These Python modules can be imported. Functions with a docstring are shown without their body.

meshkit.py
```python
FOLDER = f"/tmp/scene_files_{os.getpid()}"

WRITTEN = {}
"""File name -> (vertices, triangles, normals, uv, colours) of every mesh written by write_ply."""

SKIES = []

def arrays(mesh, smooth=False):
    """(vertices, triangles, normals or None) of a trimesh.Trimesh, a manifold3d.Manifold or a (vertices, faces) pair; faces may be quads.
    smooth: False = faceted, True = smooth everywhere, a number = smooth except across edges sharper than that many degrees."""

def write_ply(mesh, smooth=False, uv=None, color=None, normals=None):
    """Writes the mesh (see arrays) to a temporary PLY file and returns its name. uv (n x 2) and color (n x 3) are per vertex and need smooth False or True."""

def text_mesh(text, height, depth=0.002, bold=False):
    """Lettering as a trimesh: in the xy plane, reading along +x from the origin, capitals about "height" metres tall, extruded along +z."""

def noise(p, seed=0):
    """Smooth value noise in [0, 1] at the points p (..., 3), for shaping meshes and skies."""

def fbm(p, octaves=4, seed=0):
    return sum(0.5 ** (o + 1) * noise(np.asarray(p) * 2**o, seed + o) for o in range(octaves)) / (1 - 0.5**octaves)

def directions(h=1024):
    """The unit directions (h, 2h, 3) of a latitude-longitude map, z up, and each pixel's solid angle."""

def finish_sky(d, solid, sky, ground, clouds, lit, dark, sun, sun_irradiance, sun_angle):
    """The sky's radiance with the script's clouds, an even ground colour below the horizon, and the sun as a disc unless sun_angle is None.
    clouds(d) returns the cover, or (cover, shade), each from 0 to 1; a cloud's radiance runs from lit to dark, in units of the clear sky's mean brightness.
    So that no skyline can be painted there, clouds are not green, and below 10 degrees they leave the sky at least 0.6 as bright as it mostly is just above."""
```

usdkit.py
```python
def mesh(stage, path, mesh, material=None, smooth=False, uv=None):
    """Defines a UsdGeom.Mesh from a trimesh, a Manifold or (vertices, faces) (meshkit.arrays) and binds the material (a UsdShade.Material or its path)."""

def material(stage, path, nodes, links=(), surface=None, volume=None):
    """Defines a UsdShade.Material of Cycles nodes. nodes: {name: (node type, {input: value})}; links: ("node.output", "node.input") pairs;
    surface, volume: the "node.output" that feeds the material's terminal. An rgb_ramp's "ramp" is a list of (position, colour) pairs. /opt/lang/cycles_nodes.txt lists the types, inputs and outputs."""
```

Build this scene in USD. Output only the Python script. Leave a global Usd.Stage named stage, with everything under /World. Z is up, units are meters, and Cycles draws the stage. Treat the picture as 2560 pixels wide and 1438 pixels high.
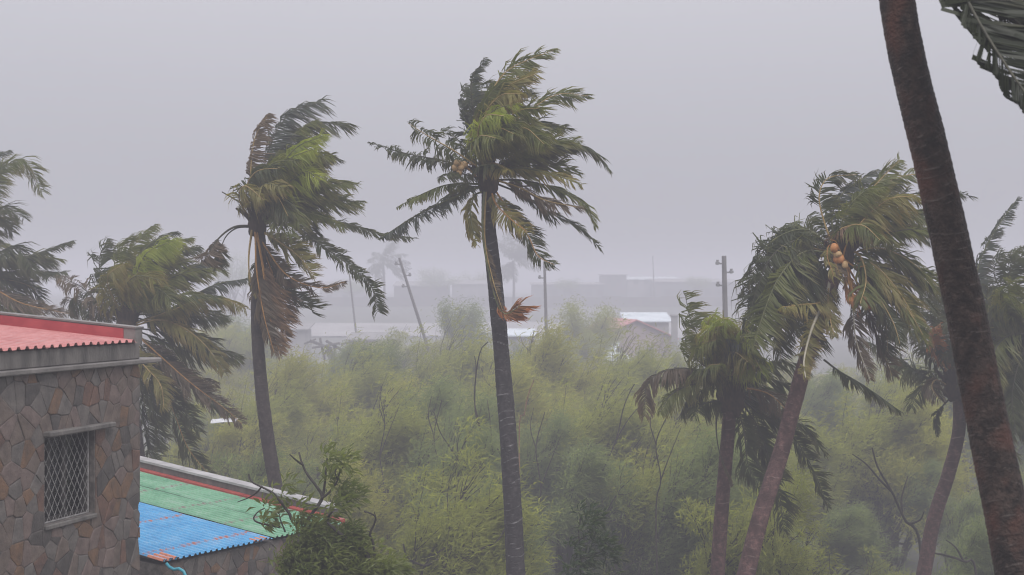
import math, random
import numpy as np, trimesh, shapely
from shapely.geometry import Polygon, box as sbox, MultiPoint
import usdkit, meshkit
from pxr import Usd, UsdGeom, UsdLux, UsdShade, Sdf, Gf, Vt

random.seed(7)
RNG = np.random.default_rng(7)
stage = Usd.Stage.CreateInMemory()
UsdGeom.SetStageUpAxis(stage, 'Z'); UsdGeom.SetStageMetersPerUnit(stage, 1.0)
UsdGeom.Xform.Define(stage, '/World'); UsdGeom.Scope.Define(stage, '/World/Looks')

# ------------------------------------------------------------------ camera, sky, sun, exposure
EYE = 9.0                                   # an upper floor window
cam = UsdGeom.Camera.Define(stage, '/World/camera')
cam.CreateHorizontalApertureAttr(36.0); cam.CreateVerticalApertureAttr(36.0 * 575 / 1024)
cam.CreateFocalLengthAttr(49.458)
cam.CreateFStopAttr(2.4); cam.CreateFocusDistanceAttr(23.0)
cam.CreateClippingRangeAttr((0.1, 20000.0))
cam.AddTranslateOp().Set((0, 0, EYE)); cam.AddRotateXOp().Set(90.0)
EXPOSURE = 0.35
cam.CreateExposureAttr(EXPOSURE)

SUN_EL, SUN_AZ = math.radians(52), math.radians(155)     # direction towards the sun, atan2(x, y)
OVERCAST_TOP, OVERCAST_RIM = (12.4, 12.3, 13.1), (2.92, 2.89, 3.22)
sky_mat = usdkit.material(stage, '/World/Looks/overcast_sky', {
    'sky': ('sky_texture', {'sky_type': 'single_scattering', 'sun_disc': False, 'sun_elevation': SUN_EL, 'sun_rotation': SUN_AZ}),
    'tc': ('texture_coordinate', {}), 'sep': ('separate_xyz', {}),
    'lift': ('map_range', {'from_min': 0.0, 'from_max': 1.0, 'to_min': 0.0, 'to_max': 1.0, 'clamp': True}),
    'deck': ('mix_color', {'a': OVERCAST_RIM, 'b': OVERCAST_TOP, 'use_clamp': False}),
    'n': ('noise_texture', {'scale': 1.6, 'detail': 4}),
    'nr': ('map_range', {'from_min': 0.3, 'from_max': 0.7, 'to_min': 0.96, 'to_max': 1.0}),
    'cover': ('mix_color', {'use_clamp': False}),
    'bg': ('background_shader', {'strength': 0.1})},
    [('tc.generated', 'sep.vector'), ('sep.z', 'lift.value'), ('lift.result', 'deck.fac'), ('tc.generated', 'n.vector'), ('n.fac', 'nr.value'),
     ('nr.result', 'cover.fac'), ('sky.color', 'cover.a'), ('deck.result', 'cover.b'), ('cover.result', 'bg.color')], surface='bg.background')
dome = UsdLux.DomeLight.Define(stage, '/World/sky')
UsdShade.MaterialBindingAPI.Apply(dome.GetPrim()).Bind(sky_mat)
dome.GetPrim().SetCustomDataByKey('kind', 'structure')
sun = UsdLux.DistantLight.Define(stage, '/World/sun')
sun.CreateNormalizeAttr(True); sun.CreateIntensityAttr(0.4); sun.CreateAngleAttr(30.0); sun.CreateColorAttr((1.0, 0.97, 0.94))
_d = Gf.Vec3d(math.cos(SUN_EL) * math.sin(SUN_AZ), math.cos(SUN_EL) * math.cos(SUN_AZ), math.sin(SUN_EL))
sun.AddTransformOp().Set(Gf.Matrix4d(Gf.Rotation(Gf.Vec3d(0, 0, 1), _d), Gf.Vec3d(0, 0, 0)))

# ------------------------------------------------------------------ helpers
F, CX, HY = 3517.0, 1280.0, 719.0
def P(px, py, Y): return np.array([(px - CX) / F * Y, Y, EYE - (py - HY) / F * Y])
def V(*a): return np.array(a, float)
def unit(v):
    v = np.asarray(v, float); return v / np.maximum(np.linalg.norm(v, axis=-1, keepdims=True), 1e-9)
WIND = unit(V(1.0, 0.18, -0.05))

_names = {}
def numbered(parent, name):
    k = (parent, name); n = _names.get(k, 0); _names[k] = n + 1
    return f'{parent}/{name}' if n == 0 else f'{parent}/{name}_{n:03d}'

class Thing:
    def __init__(s, name, label, cat, base=(0, 0, 0), group=None, kind=None):
        s.path = numbered('/World', name); s.base = np.asarray(base, float); s.name = name
        s.x = UsdGeom.Xform.Define(stage, s.path); s.x.AddTranslateOp().Set(tuple(map(float, s.base)))
        tag(s.x.GetPrim(), label, cat, group, kind)
    def part(s, name, mesh, m, smooth=False, uv=None, parent=None, label=None, kind=None):
        v, f = arr(mesh)
        if len(f) == 0: return None
        path = numbered(parent or s.path, name)
        pr = usdkit.mesh(stage, path, (v - s.base, f), m, smooth=smooth, uv=uv)
        if label: pr.GetPrim().SetCustomDataByKey('label', label)
        if kind: pr.GetPrim().SetCustomDataByKey('kind', kind)
        return path
def tag(prim, label=None, cat=None, group=None, kind=None):
    for k, v in (('label', label), ('category', cat), ('group', group), ('kind', kind)):
        if v: prim.SetCustomDataByKey(k, v)
def arr(mesh):
    if isinstance(mesh, (tuple, list)): return np.asarray(mesh[0], float).reshape(-1, 3), np.asarray(mesh[1], int).reshape(-1, np.shape(mesh[1])[1] if len(mesh[1]) else 3)
    return np.array(mesh.vertices), np.array(mesh.faces)
def cat(ms):
    vs, fs, n = [], [], 0
    for m in ms:
        v, f = arr(m)
        if len(f) and f.shape[1] == 4: f = np.vstack([f[:, [0, 1, 2]], f[:, [0, 2, 3]]])
        vs.append(v); fs.append(f + n); n += len(v)
    return (np.vstack(vs), np.vstack(fs)) if vs else (np.zeros((0, 3)), np.zeros((0, 3), int))
def structure(name, mesh, m, kind='structure', smooth=False, label=None, category=None, uv=None):
    path = numbered('/World', name)
    pr = usdkit.mesh(stage, path, mesh, m, smooth=smooth, uv=uv)
    tag(pr.GetPrim(), label, category, None, kind); return path

def obox(o, ax, lo, hi):
    """box in the frame (o; ax[0..2]) between lo and hi."""
    c = np.array([[x, y, z] for x in (lo[0], hi[0]) for y in (lo[1], hi[1]) for z in (lo[2], hi[2])], float)
    v = np.asarray(o, float) + c @ np.asarray(ax, float)
    f = np.array([[0, 1, 3, 2], [4, 6, 7, 5], [0, 4, 5, 1], [2, 3, 7, 6], [0, 2, 6, 4], [1, 5, 7, 3]])
    if np.linalg.det(np.asarray(ax, float)) < 0: f = f[:, ::-1]
    m = trimesh.Trimesh(v, np.vstack([f[:, [0, 1, 2]], f[:, [0, 2, 3]]]), process=False)
    return m
def bev(o, ax, lo, hi, r=0.01):
    """chamfered box: hull of inset corner points."""
    pts = []
    lo, hi = np.asarray(lo, float), np.asarray(hi, float)
    for x in (0, 1):
        for y in (0, 1):
            for z in (0, 1):
                c = np.where([x, y, z], hi, lo); s = np.where([x, y, z], -1, 1) * r
                for k in range(3):
                    q = c + s; q[k] = c[k]; pts.append(q)
    h = trimesh.convex.convex_hull(np.asarray(o, float) + np.array(pts) @ np.asarray(ax, float))
    return h
I3 = np.eye(3)

def spline(pts, n):
    """n points evenly spaced along a Catmull-Rom curve through pts."""
    p = np.asarray(pts, float)
    if len(p) == 2: return p[0] + (p[1] - p[0]) * np.linspace(0, 1, n)[:, None]
    q = np.vstack([2 * p[0] - p[1], p, 2 * p[-1] - p[-2]]); out = []
    for i in range(1, len(q) - 2):
        t = np.linspace(0, 1, 16, endpoint=False)[:, None]
        a, b, c, d = q[i - 1], q[i], q[i + 1], q[i + 2]
        out.append(.5 * ((2 * b) + (c - a) * t + (2 * a - 5 * b + 4 * c - d) * t**2 + (3 * b - 3 * c + d - a) * t**3))
    c = np.vstack(out + [p[-1:]])
    s = np.r_[0, np.cumsum(np.linalg.norm(np.diff(c, axis=0), axis=1))]
    u = np.linspace(0, s[-1], n)
    return np.stack([np.interp(u, s, c[:, k]) for k in range(3)], 1)
def frames(c):
    t = unit(np.gradient(c, axis=0))
    ref = np.where(np.abs(t[:, 1:2]) > .95, V(1, 0, 0), V(0, 1, 0))
    a = unit(np.cross(t, ref)); b = np.cross(t, a)
    return t, a, b
def tube(c, r, k=6, cap=True):
    """tube along polyline c with radius r (scalar, per point, or per point x side)."""
    c = np.asarray(c, float); n = len(c); t, a, b = frames(c)
    r = np.broadcast_to(np.asarray(r, float).reshape(-1, 1) if np.ndim(r) < 2 else r, (n, k))
    th = np.linspace(0, 2 * np.pi, k, endpoint=False)
    v = c[:, None] + r[..., None] * (np.cos(th)[None, :, None] * a[:, None] + np.sin(th)[None, :, None] * b[:, None])
    i, j = np.meshgrid(np.arange(n - 1), np.arange(k), indexing='ij'); j2 = (j + 1) % k
    q = np.stack([i * k + j, i * k + j2, (i + 1) * k + j2, (i + 1) * k + j], -1).reshape(-1, 4)
    f = np.vstack([q[:, [0, 2, 1]], q[:, [0, 3, 2]]]); v = v.reshape(-1, 3)
    if cap:
        v = np.vstack([v, c[:1], c[-1:]]); m = n * k
        jj = np.arange(k); f = np.vstack([f, np.stack([np.full(k, m), jj, (jj + 1) % k], 1), np.stack([np.full(k, m + 1), (n - 1) * k + (jj + 1) % k, (n - 1) * k + jj], 1)])
    return v, f
def ellipsoid(c, r, sub=2, rough=0.0, seed=0, rot=None):
    s = trimesh.creation.icosphere(sub); v = s.vertices.copy()
    if rough: v = v * (1 + rough * (meshkit.noise(v * 2.3 + 9.1, seed)[:, None] - .5) * 2)
    v = v * np.asarray(r)
    if rot is not None: v = v @ np.asarray(rot)
    return v + np.asarray(c), s.faces

# ------------------------------------------------------------------ materials
L_ = '/World/Looks/'
_mats = {}
def mat_noise(name, c1, c2, scale=6.0, rough=.6, spec=.4, detail=5, bump=0.0, bscale=30.0, stretch=(1, 1, 1), c3=None, lo=.35, hi=.65):
    if name in _mats: return _mats[name]
    nodes = {'tc': ('texture_coordinate', {}), 'mp': ('mapping', {'scale': stretch}), 'n': ('noise_texture', {'scale': scale, 'detail': detail, 'roughness': .6}),
             'r': ('rgb_ramp', {'ramp': [(0, c1), (lo, c1), (hi, c2), (1, c3 or c2)]}),
             'p': ('principled_bsdf', {'roughness': rough, 'specular_ior_level': spec})}
    links = [('tc.object', 'mp.vector'), ('mp.vector', 'n.vector'), ('n.fac', 'r.fac'), ('r.color', 'p.base_color')]
    if bump:
        nodes['n2'] = ('noise_texture', {'scale': bscale, 'detail': 4}); nodes['b'] = ('bump', {'strength': bump, 'distance': .02})
        links += [('mp.vector', 'n2.vector'), ('n2.fac', 'b.height'), ('b.normal', 'p.normal')]
    _mats[name] = usdkit.material(stage, L_ + name, nodes, links, surface='p.BSDF'); return _mats[name]

def mat_leaf(name, dark, light, tip, tipat=.75, rough=.42, trans=.3, tl=1.8, spec=.28):
    """leaf blades: each blade its own tone, the tip browner, light passing through."""
    if name in _mats: return _mats[name]
    nodes = {'g': ('geometry', {}), 'r': ('rgb_ramp', {'ramp': [(0, dark), (1, light)]}),
             'tc': ('texture_coordinate', {}), 'n': ('noise_texture', {'scale': 2.2, 'detail': 2}), 'nn': ('map_range', {'from_min': .3, 'from_max': .7, 'to_min': .0, 'to_max': 1.0}),
             'av': ('math', {'math_type': 'add'}), 'hf': ('math', {'math_type': 'multiply', 'value2': .5}),
             'st': ('attribute', {'attribute': 'st'}), 'sx': ('separate_xyz', {}), 'tr': ('map_range', {'from_min': tipat - .25, 'from_max': 1.0, 'to_min': 0., 'to_max': .8}),
             'm': ('mix_color', {'b': tip}), 'p': ('principled_bsdf', {'roughness': rough, 'specular_ior_level': spec}),
             'lt': ('mix_color', {'blend_type': 'multiply', 'fac': 1.0, 'b': (tl, tl, tl * .6), 'use_clamp': False}), 't': ('translucent_bsdf', {}), 'x': ('mix_closure', {'fac': trans})}
    links = [('g.random_per_island', 'av.value1'), ('tc.object', 'n.vector'), ('n.fac', 'nn.value'), ('nn.result', 'av.value2'), ('av.value', 'hf.value1'), ('hf.value', 'r.fac'),
             ('st.vector', 'sx.vector'), ('sx.x', 'tr.value'), ('tr.result', 'm.fac'), ('r.color', 'm.a'), ('m.result', 'p.base_color'),
             ('m.result', 'lt.a'), ('lt.result', 't.color'), ('p.BSDF', 'x.closure1'), ('t.BSDF', 'x.closure2')]
    _mats[name] = usdkit.material(stage, L_ + name, nodes, links, surface='x.closure'); return _mats[name]

FR = {  # frond blade looks
 'dark':  mat_leaf('frond_dark_green',  (.028, .036, .013), (.090, .100, .032), (.10, .085, .04)),
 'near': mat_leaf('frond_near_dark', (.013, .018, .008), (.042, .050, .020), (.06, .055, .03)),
 'green': mat_leaf('frond_green',       (.058, .070, .016), (.185, .195, .042), (.17, .14, .05)),
 'lime':  mat_leaf('frond_lime',        (.16, .20, .024), (.36, .38, .05), (.20, .20, .06), trans=.4),
 'yellow':mat_leaf('frond_yellow',      (.120, .112, .030), (.290, .245, .070), (.20, .13, .05)),
 'brown': mat_leaf('frond_brown',       (.060, .044, .028), (.170, .120, .068), (.13, .085, .05), trans=.15),
 'rust':  mat_leaf('frond_rust',        (.095, .058, .034), (.240, .150, .080), (.26, .14, .06), trans=.15),
 'orange':mat_leaf('frond_orange',      (.160, .070, .020), (.330, .130, .040), (.40, .12, .03), trans=.2),
 'grey':  mat_leaf('frond_grey_green',  (.050, .060, .048), (.110, .120, .090), (.11, .10, .08)),
}
MIDRIB = {'green': mat_noise('midrib_green', (.05, .06, .02), (.14, .14, .05), 8, .45), 'yellow': mat_noise('midrib_yellow', (.22, .15, .05), (.36, .25, .09), 8, .45),
          'dark': mat_noise('midrib_dark', (.03, .03, .02), (.06, .055, .03), 8, .5), 'orange': mat_noise('midrib_orange', (.28, .13, .03), (.42, .22, .06), 8, .45),
          'pale': mat_noise('midrib_pale', (.28, .26, .20), (.42, .38, .28), 8, .45)}
FIBRE = mat_noise('palm_fibre', (.018, .015, .013), (.075, .045, .03), 9, .8, .2, stretch=(3, 3, 1), bump=.6)
NUT = mat_noise('coconut_husk', (.22, .075, .02), (.42, .18, .05), 9, .5, .4)
NUT2 = mat_noise('coconut_husk_pale', (.30, .19, .08), (.46, .30, .14), 7, .5, .4)

def mat_trunk(name, c1, c2, line, linefac=.5, patch=None):
    if name in _mats: return _mats[name]
    patch = patch or c2
    nodes = {'st': ('attribute', {'attribute': 'st'}), 'sx': ('separate_xyz', {}), 'tc': ('texture_coordinate', {}),
             'n': ('noise_texture', {'scale': 13.0, 'detail': 8, 'roughness': .72}), 'r': ('rgb_ramp', {'ramp': [(0, c1), (.42, c1), (.56, c2), (.68, tuple(1.7 * q for q in c2)), (1, tuple(2.2 * q for q in c2))]}),
             'mp': ('mapping', {'scale': (1.3, 1.3, .8)}), 'n3': ('noise_texture', {'scale': 3.1, 'detail': 4}), 'pm': ('map_range', {'from_min': .5, 'from_max': .66, 'to_min': 0., 'to_max': .8}),
             'mx': ('mix_color', {'b': patch}),
             'mp2': ('mapping', {'scale': (3.5, 3.5, 22)}), 'n2': ('noise_texture', {'scale': 1.0, 'detail': 7, 'roughness': .7}), 'lm': ('map_range', {'from_min': .44, 'from_max': .62, 'to_min': 0., 'to_max': linefac}),
             'ring': ('rgb_ramp', {'ramp': [(0, (1, 1, 1)), (.1, (1, 1, 1)), (.22, (0, 0, 0)), (.93, (0, 0, 0)), (1, (.6, .6, .6))]}),
             'mul': ('math', {'math_type': 'multiply'}), 'm2': ('mix_color', {'b': line}),
             'bh': ('noise_texture', {'scale': 40.0, 'detail': 5}), 'b': ('bump', {'strength': 1.0, 'distance': .03}),
             'p': ('principled_bsdf', {'roughness': .6, 'specular_ior_level': .12})}
    links = [('st.vector', 'sx.vector'), ('tc.object', 'n.vector'), ('n.fac', 'r.fac'), ('tc.object', 'mp.vector'), ('mp.vector', 'n3.vector'), ('n3.fac', 'pm.value'), ('pm.result', 'mx.fac'), ('r.color', 'mx.a'),
             ('tc.object', 'mp2.vector'), ('mp2.vector', 'n2.vector'), ('n2.fac', 'lm.value'), ('sx.x', 'ring.fac'), ('ring.color', 'mul.value1'), ('lm.result', 'mul.value2'), ('mul.value', 'm2.fac'), ('mx.result', 'm2.a'),
             ('m2.result', 'p.base_color'), ('tc.object', 'bh.vector'), ('bh.fac', 'b.height'), ('b.normal', 'p.normal')]
    _mats[name] = usdkit.material(stage, L_ + name, nodes, links, surface='p.BSDF'); return _mats[name]
TR = {'near': mat_trunk('trunk_near', (.016, .012, .010), (.046, .032, .026), (.20, .17, .155), .55, (.075, .032, .022)),
      'grey': mat_trunk('trunk_grey', (.030, .027, .028), (.052, .046, .047), (.32, .31, .31), .8, (.045, .04, .042)),
      'mid':  mat_trunk('trunk_brown', (.038, .030, .030), (.068, .055, .052), (.14, .12, .115), .4),
      'red':  mat_trunk('trunk_red', (.062, .036, .033), (.120, .066, .060), (.24, .18, .165), .7, (.05, .028, .026))}

# ------------------------------------------------------------------ haze, ground
def ground_z(x, y):
    y = np.asarray(y, float)
    return np.interp(y, [-9e9, 70, 130, 200, 250, 330, 420, 9e9], [0, 0, 1.3, 2.1, 4.0, 6.2, 6.5, 6.5])
HAZE_DENSITY = 0.0050
haze_mat = usdkit.material(stage, L_ + 'haze_air', {'v': ('principled_volume', {'color': (.655, .65, .70), 'density': HAZE_DENSITY, 'anisotropy': 0.0})}, [], volume='v.volume')
hz = trimesh.creation.box([3000, 3000, 18.0]); hz.apply_translation([0, 1380, 7.6])
structure('haze', hz, haze_mat, kind='stuff', label='grey rain haze filling the air over the whole place', category='haze')

gx = np.r_[-1400, -900, -500, -300, np.linspace(-200, 200, 60), 300, 500, 900, 1400]
gy = np.r_[-90, -40, np.linspace(0, 480, 130), 600, 900, 1500, 2800]
X, Yg = np.meshgrid(gx, gy); Z = ground_z(X, Yg) + .25 * (meshkit.fbm(np.stack([X * .08, Yg * .08, X * 0], -1), 4, 3) - .5)
nx = len(gx); ii, jj = np.meshgrid(np.arange(len(gy) - 1), np.arange(nx - 1), indexing='ij')
q = np.stack([ii * nx + jj, ii * nx + jj + 1, (ii + 1) * nx + jj + 1, (ii + 1) * nx + jj], -1).reshape(-1, 4)
GROUND = mat_noise('wet_ground', (.045, .045, .03), (.085, .085, .05), .35, .5, .4, 8, c3=(.12, .11, .085), bump=.3, bscale=3)
structure('ground', (np.stack([X, Yg, Z], -1).reshape(-1, 3), np.vstack([q[:, [0, 1, 2]], q[:, [0, 2, 3]]])), GROUND, smooth=True)
SAND = mat_noise('pale_sand', (.20, .19, .18), (.33, .31, .30), .06, .5, .4, 6)
def strip(x0, x1, y0, y1, nxx=60, nyy=14, seed=0, lift=.16):
    xs, ys = np.linspace(x0, x1, nxx), np.linspace(0, 1, nyy)
    e0 = y0 + 12 * (meshkit.fbm(np.stack([xs * .05, xs * 0 + seed, xs * 0], -1), 3, seed) - .5); e1 = y1 + 12 * (meshkit.fbm(np.stack([xs * .05, xs * 0 + seed + 5.3, xs * 0], -1), 3, seed + 1) - .5)
    YY = e0[None] + (e1 - e0)[None] * ys[:, None]; XX = np.broadcast_to(xs, YY.shape)
    ZZ = ground_z(XX, YY) + .25 * (meshkit.fbm(np.stack([XX * .08, YY * .08, XX * 0], -1), 4, 3) - .5) + lift
    i, j = np.meshgrid(np.arange(nyy - 1), np.arange(nxx - 1), indexing='ij')
    q = np.stack([i * nxx + j, i * nxx + j + 1, (i + 1) * nxx + j + 1, (i + 1) * nxx + j], -1).reshape(-1, 4)
    return np.stack([XX, YY, ZZ], -1).reshape(-1, 3), np.vstack([q[:, [0, 1, 2]], q[:, [0, 2, 3]]])
structure('sandy_road', strip(-110, 110, 196, 228), SAND, smooth=True)

# ------------------------------------------------------------------ stone house (left) and its annex
CONC = mat_noise('weathered_concrete', (.105, .098, .092), (.20, .185, .175), 2.6, .55, .4, 8, bump=.35, bscale=25, c3=(.07, .065, .06))
CONC_D = mat_noise('stained_concrete', (.07, .066, .062), (.15, .138, .128), 3.2, .6, .4, 8, bump=.4, bscale=25, stretch=(2, 2, .6), c3=(.05, .047, .045))
MORTAR = mat_noise('wall_mortar', (.060, .054, .050), (.150, .134, .124), 12, .75, .3, 6, bump=.4)
STONES = [mat_noise(f'stone_{n}', a, b, 9, .5, .4, 6, bump=.35, bscale=40) for n, a, b in (
    ('grey', (.082, .074, .069), (.135, .119, .109)), ('grey_dark', (.048, .043, .041), (.084, .074, .069)), ('mauve', (.100, .076, .068), (.160, .120, .107)),
    ('ochre', (.090, .062, .046), (.165, .096, .058)), ('rust', (.080, .052, .044), (.145, .084, .062)), ('brown', (.086, .068, .059), (.140, .109, .092)))]
def stones(T, parent, poly, cell, o, u, v, n, seed, depth=.022, gap=.011, stones=None):
    """irregular flat stones of a clad wall: Voronoi cells in the wall plane, each its own mesh, uneven depth and chamfered edges."""
    rng = np.random.default_rng(seed); x0, y0, x1, y1 = poly.bounds; pts = []
    r = 0
    y = y0 - cell[1]
    while y < y1 + cell[1]:
        x = x0 - cell[0] + (r % 2) * cell[0] * .5
        while x < x1 + cell[0]:
            pts.append((x + rng.uniform(-.42, .42) * cell[0], y + rng.uniform(-.42, .42) * cell[1])); x += cell[0] * rng.uniform(.8, 1.25)
        y += cell[1] * .95; r += 1
    cells = shapely.voronoi_polygons(MultiPoint(pts), extend_to=sbox(x0 - 1, y0 - 1, x1 + 1, y1 + 1))
    pal = stones or STONES; count = 0
    for c in cells.geoms:
        c = c.intersection(poly)
        for g in getattr(c, 'geoms', [c]):
            if g.geom_type != 'Polygon' or g.area < .004: continue
            g = g.buffer(-gap * rng.uniform(.5, 1.5), join_style=2)
            if g.geom_type != 'Polygon' or g.area < .0025: continue
            ring = np.array(g.exterior.coords)[:-1]
            if not g.exterior.is_ccw: ring = ring[::-1]
            ring = ring + rng.uniform(-.006, .006, ring.shape)
            ce = ring.mean(0); d = depth * rng.uniform(.5, 1.35); k = len(ring)
            tilt = rng.normal(0, .02, 2)
            lay = lambda rr, h: np.array([o + u * q[0] + v * q[1] + n * (h + (0 if h < 0 else (q - ce) @ tilt)) for q in rr])
            inner = ce + (ring - ce) * .9 + rng.uniform(-.004, .004, ring.shape)
            vv = np.vstack([lay(ring, -.004), lay(ring, d * .75), lay(inner, d), lay([ce], d * 1.12)])
            ff = []
            for i in range(k):
                j = (i + 1) % k
                ff += [[i, j, k + j], [i, k + j, k + i], [k + i, k + j, 2 * k + j], [k + i, 2 * k + j, 2 * k + i], [2 * k + i, 2 * k + j, 3 * k]]
            T.part('stone', (vv, ff), pal[rng.choice(len(pal), p=[.26, .14, .2, .13, .09, .18])], parent=parent); count += 1
    return count

def ribbed(o, a, b, z, w, length, slope, pitch=.135, h=.028, th=.0, n=16, wav=0.0, seed=0):
    """one ribbed sheet: width w along a, running length along b and rising by slope; trapezoid ribs along b."""
    rng = np.random.default_rng(seed)
    xs, hs = [0], [0]; x = 0
    while x < w - 1e-6:
        for dx, hh in ((.42, 0), (.56, 1), (.80, 1), (.94, 0), (1.0, 0)):
            if x + dx * pitch <= w + 1e-6: xs.append(x + dx * pitch); hs.append(hh)
        x += pitch
    xs, hs = np.array(xs), np.array(hs) * h
    t = np.linspace(0, length, n); vv = []
    for q in t:
        dz = wav * (meshkit.noise(np.stack([xs * 3, xs * 0 + q * 1.3 + seed, xs * 0], -1), seed) - .5)
        vv.append(o + np.outer(xs, a) + b * q + np.outer(z + slope * q + hs + dz, V(0, 0, 1)))
    k = len(xs); vv = np.vstack(vv); i, j = np.meshgrid(np.arange(n - 1), np.arange(k - 1), indexing='ij')
    qd = np.stack([i * k + j, i * k + j + 1, (i + 1) * k + j + 1, (i + 1) * k + j], -1).reshape(-1, 4)
    f = np.vstack([qd[:, [0, 1, 2]], qd[:, [0, 2, 3]]])
    return vv, f
def mat_sheet(name, c1, c2, rust, axis, org, rows, rough=.32, rustfac=.55, fade=None):
    """painted steel: paint fading, rust along the screw lines (rows: distances along axis from org)."""
    nodes = {'g': ('geometry', {}), 'off': ('vector_math', {'math_type': 'subtract', 'vector2': tuple(org)}), 'dot': ('vector_math', {'math_type': 'dot_product', 'vector2': tuple(axis)}),
             'n': ('noise_texture', {'scale': 2.6, 'detail': 8, 'roughness': .72}), 'r': ('rgb_ramp', {'ramp': [(0, tuple(.6 * q for q in c1)), (.36, c1), (.55, c2), (.66, fade or c2), (1, fade or c2)]}),
             'n2': ('noise_texture', {'scale': 9.0, 'detail': 5, 'roughness': .7}), 'n2m': ('map_range', {'from_min': .42, 'from_max': .56, 'to_min': 0., 'to_max': rustfac}),
             'ramp': ('rgb_ramp', {}), 'sc': ('math', {'math_type': 'divide', 'value2': 8.0}), 'mul': ('math', {'math_type': 'multiply'}), 'm': ('mix_color', {'b': rust}),
             'p': ('principled_bsdf', {'roughness': rough, 'specular_ior_level': .5})}
    st = [(0, (0.06, 0.06, 0.06))]
    for q in rows: st += [((q - .06) / 8, (0.06, 0.06, 0.06)), ((q - .02) / 8, (1, 1, 1)), ((q + .02) / 8, (1, 1, 1)), ((q + .06) / 8, (0.06, 0.06, 0.06))]
    nodes['ramp'] = ('rgb_ramp', {'ramp': st + [(1, (0.06, 0.06, 0.06))]})
    links = [('g.position', 'off.vector1'), ('off.vector', 'dot.vector1'), ('dot.value', 'sc.value1'), ('sc.value', 'ramp.fac'), ('ramp.color', 'mul.value1'), ('g.position', 'n2.vector'), ('n2.fac', 'n2m.value'), ('n2m.result', 'mul.value2'),
             ('g.position', 'n.vector'), ('n.fac', 'r.fac'), ('r.color', 'm.a'), ('mul.value', 'm.fac'), ('m.result', 'p.base_color')]
    return usdkit.material(stage, L_ + name, nodes, links, surface='p.BSDF')

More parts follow.
